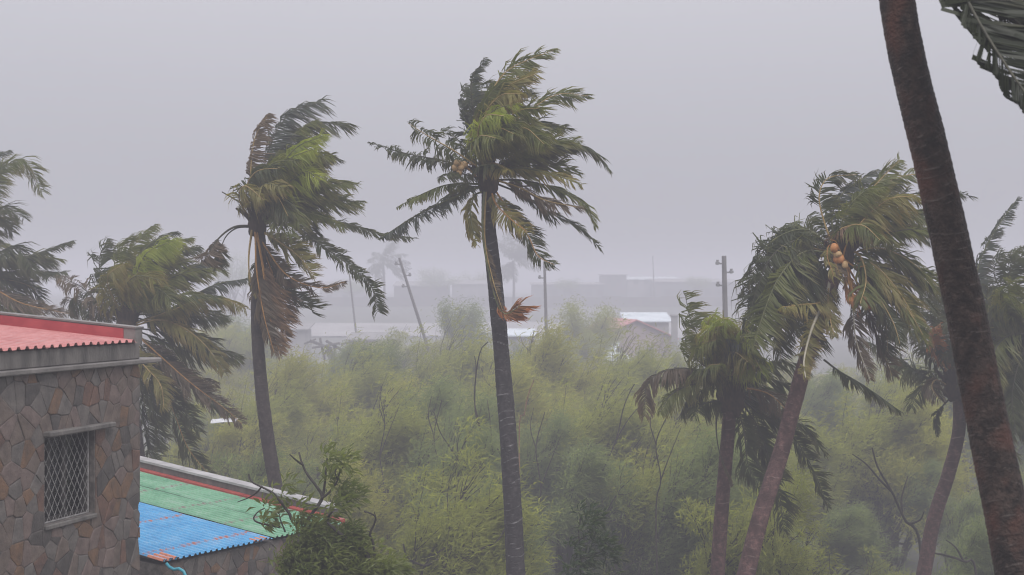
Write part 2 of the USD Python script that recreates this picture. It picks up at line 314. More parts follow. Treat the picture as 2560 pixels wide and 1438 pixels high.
Zup = V(0, 0, 1)
def stone_house():
    C = V(-4.25, 16.0, 0); u = unit(V(-.318, -1, 0)); n = unit(V(1, -.318, 0)); b = -n        # u: along the wall towards the viewer, n: outwards, b: inwards
    T = Thing('stone_house', 'stone clad house with red sheet roof and barred window at the left edge', 'house', C)
    A = np.array([u, n, Zup]); LEN = 5.2; zt = 8.13
    w0, w1, z0, z1 = .86, 1.72, 6.57, 7.47
    wall_poly = Polygon([(0, -.3), (LEN, -.3), (LEN, zt), (0, zt)], [[(w0, z0), (w0, z1), (w1, z1), (w1, z0)]])
    m = trimesh.creation.extrude_polygon(wall_poly, .26, engine='earcut'); v = m.vertices
    v = C + np.outer(v[:, 0], u) + np.outer(v[:, 2] - .26, n) + np.outer(v[:, 1], Zup)
    wp = T.part('wall', (v, m.faces), MORTAR)
    T.part('side_wall', obox(C, A, (.0, -5.0, -.3), (.26, -.262, zt)), MORTAR)
    T.part('back_wall', obox(C, A, (.262, -5.0, -.3), (LEN, -4.74, zt)), MORTAR)
    sp = Polygon([(-.02, 5.55), (3.3, 5.55), (3.3, zt), (-.02, zt)], [[(w0 - .015, z0 - .01), (w0 - .015, z1), (w1 + .015, z1), (w1 + .015, z0 - .01)]])
    k = stones(T, wp, sp, (.125, .27), C, u, Zup, n, 5, depth=.012, gap=.004)
    # window
    T.part('lintel', bev(C, A, (w0 - .28, -.10, z1 + .003), (w1 + .04, .10, z1 + .06), .012), CONC_D)
    T.part('sill', bev(C, A, (w0 - .02, -.12, z0 - .05), (w1 + .02, .035, z0 - .004), .008), CONC_D)
    dark = mat_noise('window_frame_dark', (.02, .018, .017), (.035, .03, .028), 8, .4)
    fr = [obox(C, A, (w0 + .002, -.16, z0), (w0 + .05, -.11, z1 - .002)), obox(C, A, (w1 - .05, -.16, z0), (w1 - .002, -.11, z1 - .002)),
          obox(C, A, (w0 + .05, -.16, z0), (w1 - .05, -.11, z0 + .045)), obox(C, A, (w0 + .05, -.16, z1 - .05), (w1 - .05, -.11, z1 - .002)),
          obox(C, A, (1.20, -.16, z0 + .045), (1.27, -.11, z1 - .05)), obox(C, A, (1.48, -.16, z0 + .045), (1.52, -.11, z1 - .05))]
    wf = T.part('window_frame', cat(fr), dark)
    glass = usdkit.material(stage, L_ + 'window_glass', {'f': ('fresnel', {'IOR': 1.5}), 't': ('transparent_bsdf', {'color': (.6, .62, .62)}), 'g': ('glossy_bsdf', {'roughness': .06, 'color': (.9, .9, .95)}), 'x': ('mix_closure', {})},
                            [('f.fac', 'x.fac'), ('t.BSDF', 'x.closure1'), ('g.BSDF', 'x.closure2')], surface='x.closure')
    for a0, a1 in ((w0 + .05, 1.20), (1.27, 1.48), (1.52, w1 - .05)):
        T.part('pane', obox(C, A, (a0 + .001, -.14, z0 + .046), (a1 - .001, -.136, z1 - .052)), glass, parent=wf)
    curtain = mat_noise('curtain_cloth', (.13, .127, .124), (.20, .195, .19), 3, .9, .1)
    for a0, a1 in ((w0 + .04, 1.16), (1.29, 1.68)):                                   # grey curtains behind the glass
        xs = np.linspace(a0, a1, 40); dd = -.22 + .018 * np.sin(xs * 75)
        cv = np.vstack([np.array([C + u * x + n * d + Zup * zz for x, d in zip(xs, dd)]) for zz in (z0 - .1, z1 + .1)])
        cf = np.array([[i, i + 1, 40 + i + 1, 40 + i] for i in range(39)])
        T.part('curtain', cat([(cv, cf)]), curtain, smooth=True)
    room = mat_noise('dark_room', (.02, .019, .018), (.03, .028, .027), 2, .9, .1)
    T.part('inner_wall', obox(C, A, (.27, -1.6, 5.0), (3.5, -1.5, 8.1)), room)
    rods = []; gx0, gx1, gz0, gz1 = w0 + .03, w1 - .03, z0 + .01, z1 - .01
    W, H = gx1 - gx0, gz1 - gz0
    for sgn in (1, -1):
        for c in np.arange(-H * .7, W + H * .7, .098):
            q = []
            for tt in np.linspace(0, 1, 60):
                x, z = c + (tt if sgn > 0 else 1 - tt) * H * .62 - 0.0, tt * H
                if 0 <= x <= W: q.append((x, z))
            if len(q) > 2:
                (xa, za), (xb, zb) = q[0], q[-1]
                rods.append(tube(np.array([C + u * (gx0 + xa) + n * (-.055 + .006 * sgn) + Zup * (gz0 + za), C + u * (gx0 + xb) + n * (-.055 + .006 * sgn) + Zup * (gz0 + zb)]), (.0040 if sgn > 0 else .0024), 5))
    for xa, za, xb, zb in ((gx0, gz0, gx0, gz1), (gx1, gz0, gx1, gz1), (gx0, gz0, gx1, gz0), (gx0, gz1, gx1, gz1)):
        rods.append(tube(np.array([C + u * xa + n * -.055 + Zup * za, C + u * xb + n * -.055 + Zup * zb]), .009, 6))
    T.part('window_grille', cat(rods), mat_noise('grille_steel', (.16, .155, .15), (.28, .27, .265), 20, .4, .5), smooth=40)
    # top: ledge, ring beam, roof sheets, parapet
    T.part('ledge', bev(C, A, (-.38, -5.0, 8.132), (LEN, .075, 8.188), .012), CONC)
    T.part('ring_beam', bev(C, A, (.0, -4.9, 8.19), (LEN, .022, 8.372), .01), CONC_D)
    slope = math.tan(math.radians(4.9))
    red = mat_sheet('red_roof_paint', (.38, .13, .125), (.48, .20, .19), (.34, .25, .23), b, C, (.25, 1.6, 3.0), rough=.30, rustfac=.35, fade=(.52, .25, .235))
    pitch = .135; sw = pitch * 6; x = .10
    while x < LEN - .1:
        T.part('roof_sheet', ribbed(C + n * .06 + u * x, u, b, 8.385 + (.002 if int(round(x / sw)) % 2 else 0), min(sw, LEN - x), 4.9, slope, pitch, .03, n=12, wav=.006, seed=int(x * 10)), red); x += sw
    rise = lambda q: slope * q
    pv, pf = [], []
    prof = []
    for q in (-.02, 4.8):                                                             # sloping parapet at the far end
        for xx, zz in ((-.05, 0), (.095, 0), (.095, .16), (-.05, .16)):
            prof.append(C + u * xx + b * q + Zup * (8.374 + rise(max(q, 0)) * (1 if zz else 1) + zz - (.0 if zz else .02)))
    h = trimesh.convex.convex_hull(np.array(prof)); T.part('parapet', h, CONC)
    prof = []
    for q in (.13, 4.7):
        for xx, zz in ((.096, .01), (.104, .01), (.104, .152), (.096, .152)):
            prof.append(C + u * xx + b * q + Zup * (8.385 + rise(q) + zz - .012))
    T.part('flashing', trimesh.convex.convex_hull(np.array(prof)), mat_noise('red_flashing', (.30, .04, .05), (.40, .07, .075), 3, .35, .5))
    prof = []
    for q in (-.03, 4.82):
        for xx, zz in ((-.065, .161), (.108, .161), (.108, .18), (-.065, .18)):
            prof.append(C + u * xx + b * q + Zup * (8.374 + rise(max(q, 0)) + zz))
    T.part('coping', trimesh.convex.convex_hull(np.array(prof)), CONC)
stone_house()

def annex():
    ER = V(-2.536, 21.29, 0); a = unit(V(-.665, -1, 0)); b = unit(V(-1, .665, 0)); n = -b            # a: along the eave towards the viewer; b: up the roof
    T = Thing('low_annex', 'low stone annex with blue and green sheet roof below the house', 'building', ER)
    A = np.array([a, n, Zup]); LEN = 3.64; ze = 5.43; slope = .1009; D = 6.4
    wp = T.part('wall', cat([obox(ER, A, (.06, -.30, -.3), (LEN - .05, -.08, ze - .05)), obox(ER, A, (LEN - .27, -D, -.3), (LEN - .05, -.302, ze - .05)), obox(ER, A, (.06, -D, -.3), (.28, -.302, ze - .05))]), MORTAR)
    stones(T, wp, sbox(.05, 4.05, LEN - .04, ze - .06), (.10, .26), ER + n * -.08, a, Zup, n, 11, depth=.010, gap=.004)
    kw = dict(rough=.33)
    green = mat_sheet('green_roof_paint', (.10, .27, .16), (.17, .36, .23), (.20, .17, .15), b, ER, (1.0, 2.1, 3.3, 4.5, 5.6), rustfac=1.0, fade=(.24, .38, .29), **kw)
    blue = mat_sheet('blue_roof_paint', (.045, .26, .50), (.09, .34, .58), (.36, .14, .12), b, ER, (.42, 1.75, 3.2, 4.5), rustfac=1.0, fade=(.20, .37, .55), **kw)
    pitch = .1035
    for i, (e0, e1, m) in enumerate(((.0, .775, green), (.775, 1.55, green), (1.55, 2.27, blue), (2.27, 2.97, blue), (2.97, LEN, blue))):
        w = round((e1 - e0) / pitch) * pitch
        T.part('roof_sheet', ribbed(ER + a * e0, a, b, ze + .0025 * (i % 2), w + .02, D, slope, pitch, .026, n=16, wav=.008, seed=i + 40), m)
    rust = mat_noise('rusty_patch', (.42, .14, .09), (.55, .24, .16), 12, .6, .3)
    for e0, w, q0, ln in ((1.62, .31, -.012, .12), (3.31, .31, -.012, .30)):           # unpainted rusty ends of two sheets
        T.part('rust_patch', ribbed(ER + a * e0, a, b, ze + .0085, w, ln, slope, pitch, .026, n=3), rust)
    def rail(e0, e1, q0, q1, h0, h1, m, name, r=0.0):
        pr = [ER + a * e + b * q + Zup * (ze + slope * q + h) for q in (q0, q1) for e in (e0, e1) for h in (h0, h1)]
        T.part(name, trimesh.convex.convex_hull(np.array(pr)), m)
    rail(-.26, -.075, .30, D, -.35, .15, CONC_D, 'parapet'); rail(-.28, -.055, .28, D, .152, .19, mat_noise('pale_concrete', (.26, .25, .25), (.40, .39, .39), 4, .45), 'coping')
    rail(-.074, .045, .05, D, -.02, .05, mat_noise('red_trim', (.24, .035, .03), (.36, .07, .055), 3, .45, .5, c3=(.2, .08, .06)), 'flashing')
    c0 = ER + a * (LEN - .06) + n * .03 + Zup * (ze - .02)
    T.part('drain_pipe', tube(spline([c0, c0 + n * .10 - Zup * .06, c0 + n * .30 - a * .06 - Zup * .16, c0 + n * .42 - a * .1 - Zup * 1.2], 20), .022, 8), mat_noise('teal_pipe', (.03, .22, .30), (.05, .30, .38), 6, .35), smooth=True)
annex()

# ------------------------------------------------------------------ palms
def blades(pts, L=.5, dens=80, w=.6, g=.3, seed=0, width=.028, start=.14, roll=.5, tear=.16, wind=None, tipl=.35, clump=.22, seg=3):
    """leaflets of one frond along the midrib pts: each a tapering ribbon that streams with the wind; wet ones cling in clumps."""
    rng = np.random.default_rng(seed); W = unit(WIND if wind is None else wind)
    c = spline(pts, 48); ln = np.linalg.norm(np.diff(c, axis=0), axis=1).sum(); n = max(10, int(ln * dens))
    t = unit(np.gradient(c, axis=0)); s = np.linspace(start, 1, n)
    parts_v, parts_uv = [], []
    grid = np.linspace(0, 1, 48)
    for side in (1, -1):
        ss = np.clip(s + rng.normal(0, .004, n), 0, 1)
        p = np.stack([np.interp(ss, grid, c[:, k]) for k in range(3)], 1); T = unit(np.stack([np.interp(ss, grid, t[:, k]) for k in range(3)], 1))
        ref = unit(V(0, -math.sin(roll), math.cos(roll))); B = np.cross(T, ref)
        bad = np.linalg.norm(B, axis=1) < .25; B[bad] += np.cross(T[bad], V(.3, -1, .2)); B = unit(B) * side
        cl = np.floor(s * n / rng.uniform(4, 7) + .35 * rng.standard_normal(n)).astype(int); cl -= cl.min()
        cd = rng.normal(0, clump, (cl.max() + 1, 3)); keep = rng.random(cl.max() + 1) > tear; cl_len = rng.uniform(.72, 1.12, cl.max() + 1)
        prof = np.interp(s, [start, start + .1, .4, .75, 1], [.45, .75, 1.0, .85, tipl])
        l = L * 1.12 * prof * rng.uniform(.82, 1.1, n) * cl_len[cl]
        d = unit(T * .55 + B * .75); d1 = unit(d * (1 - w) + W * w + V(0, 0, -g) + cd[cl] + rng.normal(0, .11, (n, 3)))
        d0 = unit(d * (1 - .45 * w) + W * .45 * w + V(0, 0, -g * .3) + .6 * cd[cl])
        d2 = unit(d1 * .6 + W * w * .8 + V(0, 0, -g * .9) + rng.normal(0, .12, (n, 3)))
        k = rng.random(n) > .03; k &= keep[cl]
        wd = unit(T - (T * d1).sum(1, keepdims=True) * d1 + rng.normal(0, .35, (n, 3)))
        wl = width * rng.uniform(.75, 1.15, n) * np.sqrt(prof)
        P0 = p; P1 = P0 + d0 * (l * .3)[:, None]; P2 = P1 + d1 * (l * .38)[:, None]; P3 = P2 + d2 * (l * .32)[:, None]
        rows = []
        for Q, f, uu in ((P0, .4, 0), (P1, 1.0, .3), (P2, .8, .68), (P3, .06, 1.0)):
            h = wd * (wl * f * .5)[:, None]; rows += [Q - h, Q + h]
        parts_v.append(np.stack(rows, 1)[k])
    v = np.concatenate(parts_v); m = len(v)
    uv = np.tile(np.array([[u, 0.] for u in (0, 0, .3, .3, .68, .68, 1, 1)]), (m, 1))
    base = (np.arange(m) * 8)[:, None]
    f = np.concatenate([base + np.array([q]) for q in ([0, 1, 3], [0, 3, 2], [2, 3, 5], [2, 5, 4], [4, 5, 7], [4, 7, 6])])
    return (v.reshape(-1, 3), f), uv

def trunk_mesh(pts, r0, r1, ring=.09, sides=16, seed=0, amp=.035, step=.022, flare=True):
    rng = np.random.default_rng(seed); c = spline(pts, 400); s = np.r_[0, np.cumsum(np.linalg.norm(np.diff(c, axis=0), axis=1))]
    n = int(s[-1] / step); u = np.linspace(0, s[-1], n); c = np.stack([np.interp(u, s, c[:, k]) for k in range(3)], 1)
    edges = np.cumsum(ring * rng.uniform(.35, 1.8, int(s[-1] / ring * 2) + 8))
    th = np.linspace(0, 2 * np.pi, sides, endpoint=False)
    tilt, ph0 = rng.uniform(-.35, .35, len(edges)), rng.uniform(0, 6.28, len(edges))
    uu = u[:, None] + .05 * np.sin(th[None] + u[:, None] * 1.3) + .035 * (meshkit.noise(np.stack([np.cos(th)[None] * 1.5 + 0 * u[:, None], np.sin(th)[None] * 1.5 + 0 * u[:, None], u[:, None] * 4 + 0 * th[None]], -1), seed) - .5)
    i = np.clip(np.searchsorted(edges, uu), 1, len(edges) - 1); phase = (uu - edges[i - 1]) / (edges[i] - edges[i - 1]); phase = np.clip(phase, 0, 1)
    r = (r0 + (r1 - r0) * (u / s[-1]))[:, None] * (1 + amp * (1 - phase) * 1.0 - amp * .4)
    r = r * (1 + .10 * (meshkit.fbm(np.stack([np.cos(th)[None] + 0 * u[:, None], np.sin(th)[None] + 0 * u[:, None], u[:, None] * 1.1 + 0 * th[None]], -1), 3, seed + 3) - .5))
    r = r * (1 + .06 * (meshkit.fbm(np.stack([np.cos(th)[None] * 1.6 + 0 * u[:, None], np.sin(th)[None] * 1.6 + 0 * u[:, None], u[:, None] * 5 + 0 * th[None]], -1), 2, seed + 8) - .5))
    v, f = tube(c, r, sides, cap=True)
    uv = np.vstack([np.stack([phase, np.broadcast_to(u[:, None], phase.shape)], -1).reshape(-1, 2), [[.5, 0], [.5, 1]]])
    return (v, f), uv

def px_curve(pts, Y, tip_dy, base_dy=0.0):
    """image-measured outline of a frond laid out in space: from the heart at depth Y to a tip tip_dy metres nearer or farther."""
    n = len(pts); return np.array([P(x, y, Y + base_dy + (tip_dy - base_dy) * (i / (n - 1)) ** 1.2) for i, (x, y) in enumerate(pts)])

class Palm(Thing):
    def __init__(s, label, trunk, r0, r1, look, Y, group=None, name='coconut_palm', seed=0, ring=.09, sides=16, amp=.035, step=.022):
        pts = [P(*q) for q in trunk]
        d = pts[0] - pts[1]; d = d / max(abs(d[2]), 1e-3); gz = float(ground_z(pts[0][0], pts[0][1])) - .15
        if pts[0][2] > gz + .1:
            h = pts[0][2] - gz; pts = [pts[0] + V(d[0], d[1], 0) * h * .75 - V(0, 0, h)] + ([pts[0] + V(d[0], d[1], 0) * h * .45 - V(0, 0, h * .5)] if h > 1.5 else []) + pts
        s.Y = Y; s.seed = seed; s.rng = np.random.default_rng(seed); s.k = 0
        super().__init__(name, label, 'palm', pts[0], group)
        m, uv = trunk_mesh(pts, r0, r1, ring, sides, seed, amp, step); s.part('trunk', m, TR[look], smooth=True, uv=uv); s.top = pts[-1]
    def frond(s, pts, look='green', L=.5, rib='green', tip=None, base=0.0, rr=.02, **kw):
        tip = s.rng.uniform(-.9, .9) if tip is None else tip
        c = px_curve(pts, s.Y, tip, base); return s.frond3(c, look, L, rib, rr, **kw)
    def frond3(s, c, look='green', L=.5, rib='green', rr=.02, bare=False, **kw):
        s.k += 1; sm = spline(c, 26)
        if bare: s.part('frond_stalk', tube(sm, np.linspace(rr, rr * .5, 26), 6), MIDRIB[rib], smooth=True); return
        m, uv = blades(c, L, seed=s.seed * 100 + s.k, **kw)
        path = s.part('frond', m, FR[look], uv=uv)
        s.part('midrib', tube(sm, np.linspace(rr, rr * .22, 26), 5), MIDRIB[rib], parent=path, smooth=True)
    def fill(s, n, heart, size=2.0, looks=('dark', 'green'), L=.5, bias=(.5, 0, .3), spread=1.0, back=0.0, wind=.10, grav=.05, ribs=('green', 'dark'), **kw):
        """more fronds of the crown: each starts at the heart and is bent over by the wind."""
        h = P(heart[0], heart[1], s.Y)
        for _ in range(n):
            d = unit(unit(s.rng.normal(0, 1, 3)) * spread + np.asarray(bias) + V(0, back, 0)); p = h + V(0, .1 * np.sign(back), 0); c = [p.copy()]
            for i in range(7):
                p = p + d * size / 7 * s.rng.uniform(.85, 1.15); c.append(p.copy()); d = unit(d + WIND * wind * (1 + i * .4) + V(0, 0, -grav * i * .6) + s.rng.normal(0, .05, 3))
            s.frond3(np.array(c), looks[s.rng.integers(len(looks))], L, ribs[s.rng.integers(len(ribs))], .018, seedless=None, **kw) if False else s.frond3(np.array(c), looks[s.rng.integers(len(looks))], L, ribs[s.rng.integers(len(ribs))], .018, **kw)
    def heart(s, px, py, r=(.2, .2, .3), n=16, length=.55):
        """the fibrous heart where the leaf stalks clasp the stem."""
        c = P(px, py, s.Y); ms = [ellipsoid(c, r, 3, .25, s.seed)]
        for i in range(n):
            a = i * 2.4 + s.rng.uniform(-.2, .2); o = V(math.cos(a), math.sin(a), 0); l = length * s.rng.uniform(.6, 1.1)
            ms.append(tube(spline([c - V(0, 0, .15) + o * r[0] * .5, c + o * r[0] * 1.0 + V(0, 0, .1), c + o * l * .7 + V(0, 0, l * .5)], 8), np.linspace(.055, .02, 8), 5))
        s.part('crown_heart', cat(ms), FIBRE, smooth=True)
    def nuts(s, places, r, m, dy=-.25, stalk=None):
        for (x, y) in places:
            R = trimesh.transformations.random_rotation_matrix(s.rng.random(3))[:3, :3]
            v, f = ellipsoid(V(0, 0, 0), (r, r, r * 1.22), 2, .08, int(x), R); s.part('coconut', (v + P(x, y, s.Y + dy + s.rng.uniform(-.05, .05)), f), m, smooth=True)
        if stalk: s.part('fruit_stalk', tube(spline(px_curve(stalk, s.Y, dy), 12), np.linspace(.022, .014, 12), 6), MIDRIB['orange'], smooth=True)

# --- the central palm
D = Palm('tall central coconut palm with dark ringed trunk, full crown and hanging dead frond', [(1290, 1438, 23.6), (1275, 1150, 23.8), (1255, 900, 24), (1236, 690, 24), (1222, 560, 24), (1222, 440, 24)], .185, .118, 'grey', 24, seed=3)
D.heart(1222, 452, (.17, .17, .30), 20)
up = dict(w=.62, g=.12, roll=1.0)
D.frond([(1212, 420), (1178, 330), (1160, 260), (1165, 210)], 'grey', .42, 'dark', .3, **up)
D.frond([(1215, 420), (1185, 290), (1180, 200), (1215, 148)], 'grey', .30, 'dark', -.2, w=.55, g=.2, roll=1)
D.frond([(1218, 420), (1205, 290), (1255, 190), (1320, 150), (1385, 126)], 'green', .46, 'yellow', .2, **up)
D.frond([(1220, 420), (1215, 300), (1265, 220), (1340, 185)], 'yellow', .45, 'yellow', -.3, **up)
D.frond([(1224, 420), (1260, 330), (1340, 265), (1400, 235), (1470, 240)], 'green', .46, 'yellow', .4, w=.5, g=.1, roll=.9)
D.frond([(1226, 420), (1270, 350), (1340, 310), (1420, 320)], 'dark', .5, 'green', .8, w=.55, g=.3, roll=.6)
D.frond([(1216, 420), (1195, 330), (1215, 250), (1262, 200)], 'green', .5, 'green', -.5, **up)
D.frond([(1218, 425), (1200, 350), (1230, 280), (1290, 260)], 'lime', .46, 'green', -.9, w=.5, g=.5, roll=1.1)
D.frond([(1220, 425), (1205, 370), (1235, 320), (1300, 310)], 'green', .5, 'green', -1.0, w=.5, g=.6, roll=1.1)
D.frond([(1222, 425), (1240, 350), (1290, 320), (1350, 335), (1395, 320)], 'green', .5, 'green', -.7, w=.5, g=.4, roll=.8)
D.frond([(1214, 420), (1175, 300), (1190, 230), (1250, 210)], 'dark', .55, 'dark', .8, **up)
D.frond([(1220, 420), (1225, 320), (1290, 240), (1330, 230)], 'dark', .5, 'dark', .9, **up)
D.frond([(1222, 420), (1235, 360), (1300, 330), (1380, 350)], 'dark', .5, 'dark', .9, w=.5, g=.3, roll=.8)
D.frond([(1230, 432), (1290, 388), (1380, 366), (1470, 368), (1525, 425)], 'dark', .42, 'dark', .5, w=.35, g=.55, roll=.3)
D.frond([(1232, 440), (1290, 420), (1380, 436), (1452, 462)], 'yellow', .36, 'green', -.4, w=.45, g=.4, roll=.5)
D.frond([(1232, 450), (1310, 452), (1400, 475), (1465, 515), (1488, 565)], 'green', .36, 'dark', .2, w=.3, g=.5, roll=.4)
D.frond([(1230, 455), (1300, 485), (1380, 535), (1450, 570), (1502, 622)], 'dark', .34, 'dark', .6, w=.3, g=.4, roll=.5)
D.frond([(1232, 448), (1300, 470), (1360, 500), (1450, 520)], 'brown', .36, 'yellow', -.6, w=.4, g=.4, roll=.5)
D.frond([(1228, 462), (1275, 530), (1320, 590), (1345, 640), (1385, 662)], 'dark', .36, 'orange', -.5, w=.3, g=.3, roll=.9)
D.frond([(1225, 465), (1240, 510), (1285, 555), (1320, 580)], 'yellow', .40, 'orange', -.9, w=.3, g=.4, roll=1.0)
D.frond([(1212, 440), (1120, 405), (1020, 385), (920, 355)], 'dark', .30, 'dark', .4, w=.35, g=.35, roll=.4, tipl=.15)
D.frond([(1210, 430), (1140, 380), (1070, 340), (1020, 308)], 'dark', .40, 'brown' if False else 'yellow', -.3, w=.45, g=.5, roll=.8)
D.frond([(1212, 430), (1170, 380), (1135, 340), (1108, 320)], 'dark', .32, 'dark', .6, w=.5, g=.35, roll=.7)
D.frond([(1210, 450), (1140, 432), (1100, 445)], 'dark', .30, 'dark', -.4, w=.4, g=.4)
D.frond([(1210, 460), (1120, 462), (1050, 488), (993, 518)], 'green', .28, 'green', .2, w=.3, g=.45)
D.frond([(1205, 465), (1110, 505), (1030, 545), (945, 600)], 'grey', .34, 'green', .5, w=.45, g=.35, roll=.6)
D.frond([(1206, 466), (1150, 470), (1100, 500)], 'dark', .4, 'dark', .9, w=.3, g=.6)
D.frond([(1208, 478), (1185, 492), (1176, 540), (1192, 612)], 'yellow', .28, 'green', -.4, w=.25, g=.5, roll=1.1, width=.04)
D.frond([(1212, 480), (1206, 560), (1214, 640), (1238, 745), (1262, 785), (1300, 765)], 'orange', .36, 'green', -.45, w=.5, g=.05, roll=1.2, start=.80, rr=.03, tipl=.9, dens=70, base=-.2)
D.frond([(1214, 480), (1212, 600), (1232, 700), (1256, 775)], 'brown', .16, 'yellow', -.40, w=.3, g=.3, roll=1.2, start=.45, rr=.022, base=-.2, tear=.5)
D.frond([(1205, 418), (1235, 408), (1270, 425)], 'yellow', .34, 'yellow', -1.1, w=.1, g=1.1, roll=.2, start=.05)
D.frond([(1190, 435), (1200, 415), (1240, 412)], 'dark', .42, 'green', -1.0, w=.1, g=1.1, roll=.2, start=.05)
for q, lk, tp in [([(1216, 425), (1195, 340), (1215, 290), (1260, 290)], 'lime', -1.2), ([(1220, 425), (1215, 360), (1240, 320), (1285, 335)], 'green', -1.3), ([(1218, 425), (1210, 300), (1250, 240), (1300, 235)], 'yellow', -.9), ([(1224, 425), (1260, 350), (1310, 320), (1360, 360)], 'green', -1.0), ([(1214, 425), (1190, 370), (1200, 340), (1240, 345)], 'green', -1.4), ([(1222, 425), (1250, 330), (1290, 280), (1350, 270)], 'green', -.6), ([(1220, 425), (1230, 290), (1270, 215), (1330, 165)], 'green', .6)]:
    D.frond(q, lk, .52, 'yellow', tp, w=.42, g=.75, roll=.9)
D.fill(6, (1222, 440), 1.7, ('dark', 'green'), .46, (.55, .5, .7), .7, w=.55, g=.25, roll=.8)
D.nuts([(1143, 408), (1152, 420), (1148, 432), (1160, 412), (1138, 420)], .062, NUT2, -.1, [(1200, 455), (1175, 425), (1152, 412)])
D.part('flower_stalk', cat([tube(spline(px_curve(q, 24, -.25), 8), np.linspace(.02, .006, 8), 5) for q in ([(1220, 470), (1217, 455), (1214, 440)], [(1218, 480), (1222, 500), (1232, 515)], [(1190, 425), (1180, 412), (1165, 408)], [(1196, 430), (1188, 405), (1178, 398)])]), MIDRIB['orange'])

# --- the tall palm on the left
C_ = Palm('tall left coconut palm with dead brown fronds hanging down its trunk', [(692, 1235, 27), (668, 1090, 27), (650, 930, 27), (642, 760, 27), (652, 640, 27), (645, 540, 27)], .165, .105, 'mid', 27, seed=5)
C_.heart(645, 560, (.17, .17, .32), 16)
C_.frond([(640, 560), (627, 450), (636, 350), (668, 290)], 'brown', .42, 'yellow', .2, w=.78, g=.22, roll=1.2, tipl=.6, start=.25)
C_.frond([(645, 555), (655, 440), (690, 330), (740, 275), (800, 258)], 'grey', .55, 'dark', .5, w=.6, g=.35, roll=1.0, tipl=.7)
C_.frond([(645, 555), (680, 430), (740, 340), (800, 310), (870, 312)], 'dark', .55, 'dark', .6, w=.5, g=.4, roll=.7, tipl=.6)
C_.frond([(648, 555), (690, 440), (740, 370), (810, 340)], 'lime', .55, 'green', -.5, w=.55, g=.35, roll=.9)
C_.frond([(648, 555), (680, 460), (720, 400), (790, 370)], 'lime', .5, 'green', -.8, w=.5, g=.6, roll=1.0)
C_.frond([(650, 555), (700, 450), (770, 380), (850, 400)], 'dark', .5, 'green', .4, w=.5, g=.4, roll=.7)
C_.frond([(650, 555), (720, 470), (780, 430), (815, 470)], 'green', .55, 'green', 0, w=.5, g=.5, roll=.7)
C_.frond([(650, 558), (720, 500), (770, 470), (820, 480)], 'dark', .55, 'dark', .4, w=.45, g=.6, roll=.6)
C_.frond([(640, 555), (640, 470), (680, 410), (740, 400)], 'green', .55, 'green', -.9, w=.5, g=.6, roll=1.0)
C_.frond([(636, 555), (615, 480), (640, 430), (700, 420)], 'dark', .5, 'yellow', -.9, w=.5, g=.6, roll=1.0)
C_.frond([(632, 555), (598, 500), (612, 465), (660, 500)], 'yellow', .46, 'yellow', -1.0, w=.4, g=.7, roll=.9)
C_.frond([(640, 560), (650, 500), (690, 490), (720, 540)], 'dark', .55, 'yellow', -1.1, w=.3, g=.8, roll=.6)
C_.frond([(645, 560), (670, 500), (710, 500), (750, 560)], 'green', .55, 'green', -1.0, w=.3, g=.7, roll=.6)
C_.frond([(655, 565), (740, 532), (850, 555), (960, 588), (1042, 596)], 'dark', .26, 'dark', .4, w=.35, g=.3, roll=.5, start=.2)
C_.frond([(652, 560), (720, 530), (800, 540), (860, 570)], 'green', .36, 'green', -.2, w=.4, g=.4, roll=.5)
C_.frond([(655, 568), (730, 565), (800, 610), (880, 670), (932, 722), (945, 778)], 'dark', .28, 'dark', -.4, w=.3, g=.25, roll=.8, start=.2, tipl=.8)
C_.frond([(645, 575), (690, 600), (745, 640), (785, 690)], 'yellow', .42, 'yellow', -.7, w=.45, g=.1, roll=1.0)
C_.frond([(640, 575), (665, 620), (720, 690), (800, 720), (862, 705)], 'brown', .30, 'orange', -.6, w=.4, g=.15, roll=.8)
C_.frond([(645, 572), (680, 590), (740, 620), (770, 665)], 'green', .42, 'yellow', -.3, w=.45, g=.2, roll=1.0)
C_.frond([(650, 600), (690, 680), (730, 730), (778, 770)], 'dark', .46, 'dark', .2, w=.55, g=0, roll=1.0, tipl=.9)
hang = dict(w=.35, g=.9, roll=1.1)
C_.frond([(640, 580), (655, 660), (672, 780), (700, 885)], 'rust', .46, 'orange', -.35, w=.45, g=.5, roll=1.1, start=.3, base=-.15)
C_.frond([(642, 580), (665, 700), (690, 800), (705, 880)], 'rust', .46, 'orange', -.25, w=.5, g=.3, roll=1.1, start=.3, base=-.15)
C_.frond([(638, 580), (642, 680), (660, 790), (685, 880)], 'brown', .42, 'orange', -.45, w=.4, g=.6, roll=1.1, start=.25, base=-.2)
C_.frond([(645, 590), (680, 680), (705, 760), (715, 850)], 'rust', .46, 'orange', .1, w=.4, g=.3, roll=1.0, start=.25)
C_.frond([(640, 590), (640, 690), (645, 760), (650, 830)], 'dark', .32, 'dark', .25, w=.2, g=.6, roll=1.0, start=.25)
C_.frond([(650, 590), (672, 660), (700, 720), (730, 745)], 'brown', .42, 'dark', .3, w=.4, g=.4, roll=1.0, start=.25)
C_.frond([(630, 575), (622, 640), (625, 700), (640, 745)], 'yellow', .12, 'yellow', -.3, start=.6, rr=.025, base=-.15, w=.2, g=.6)
C_.frond([(632, 565), (585, 568), (545, 598), (512, 648)], 'brown', .40, 'dark', -.2, w=.5, g=.1, roll=.9, start=.62, rr=.03, tipl=.8)
C_.frond([(632, 567), (590, 571), (560, 600), (545, 660)], 'dark', .34, 'dark', .1, w=.4, g=.3, roll=.9, start=.68, rr=.02, tipl=.8)
C_.frond([(622, 520), (590, 500), (555, 480)], bare=True, rib='dark', rr=.022, tip=.1)
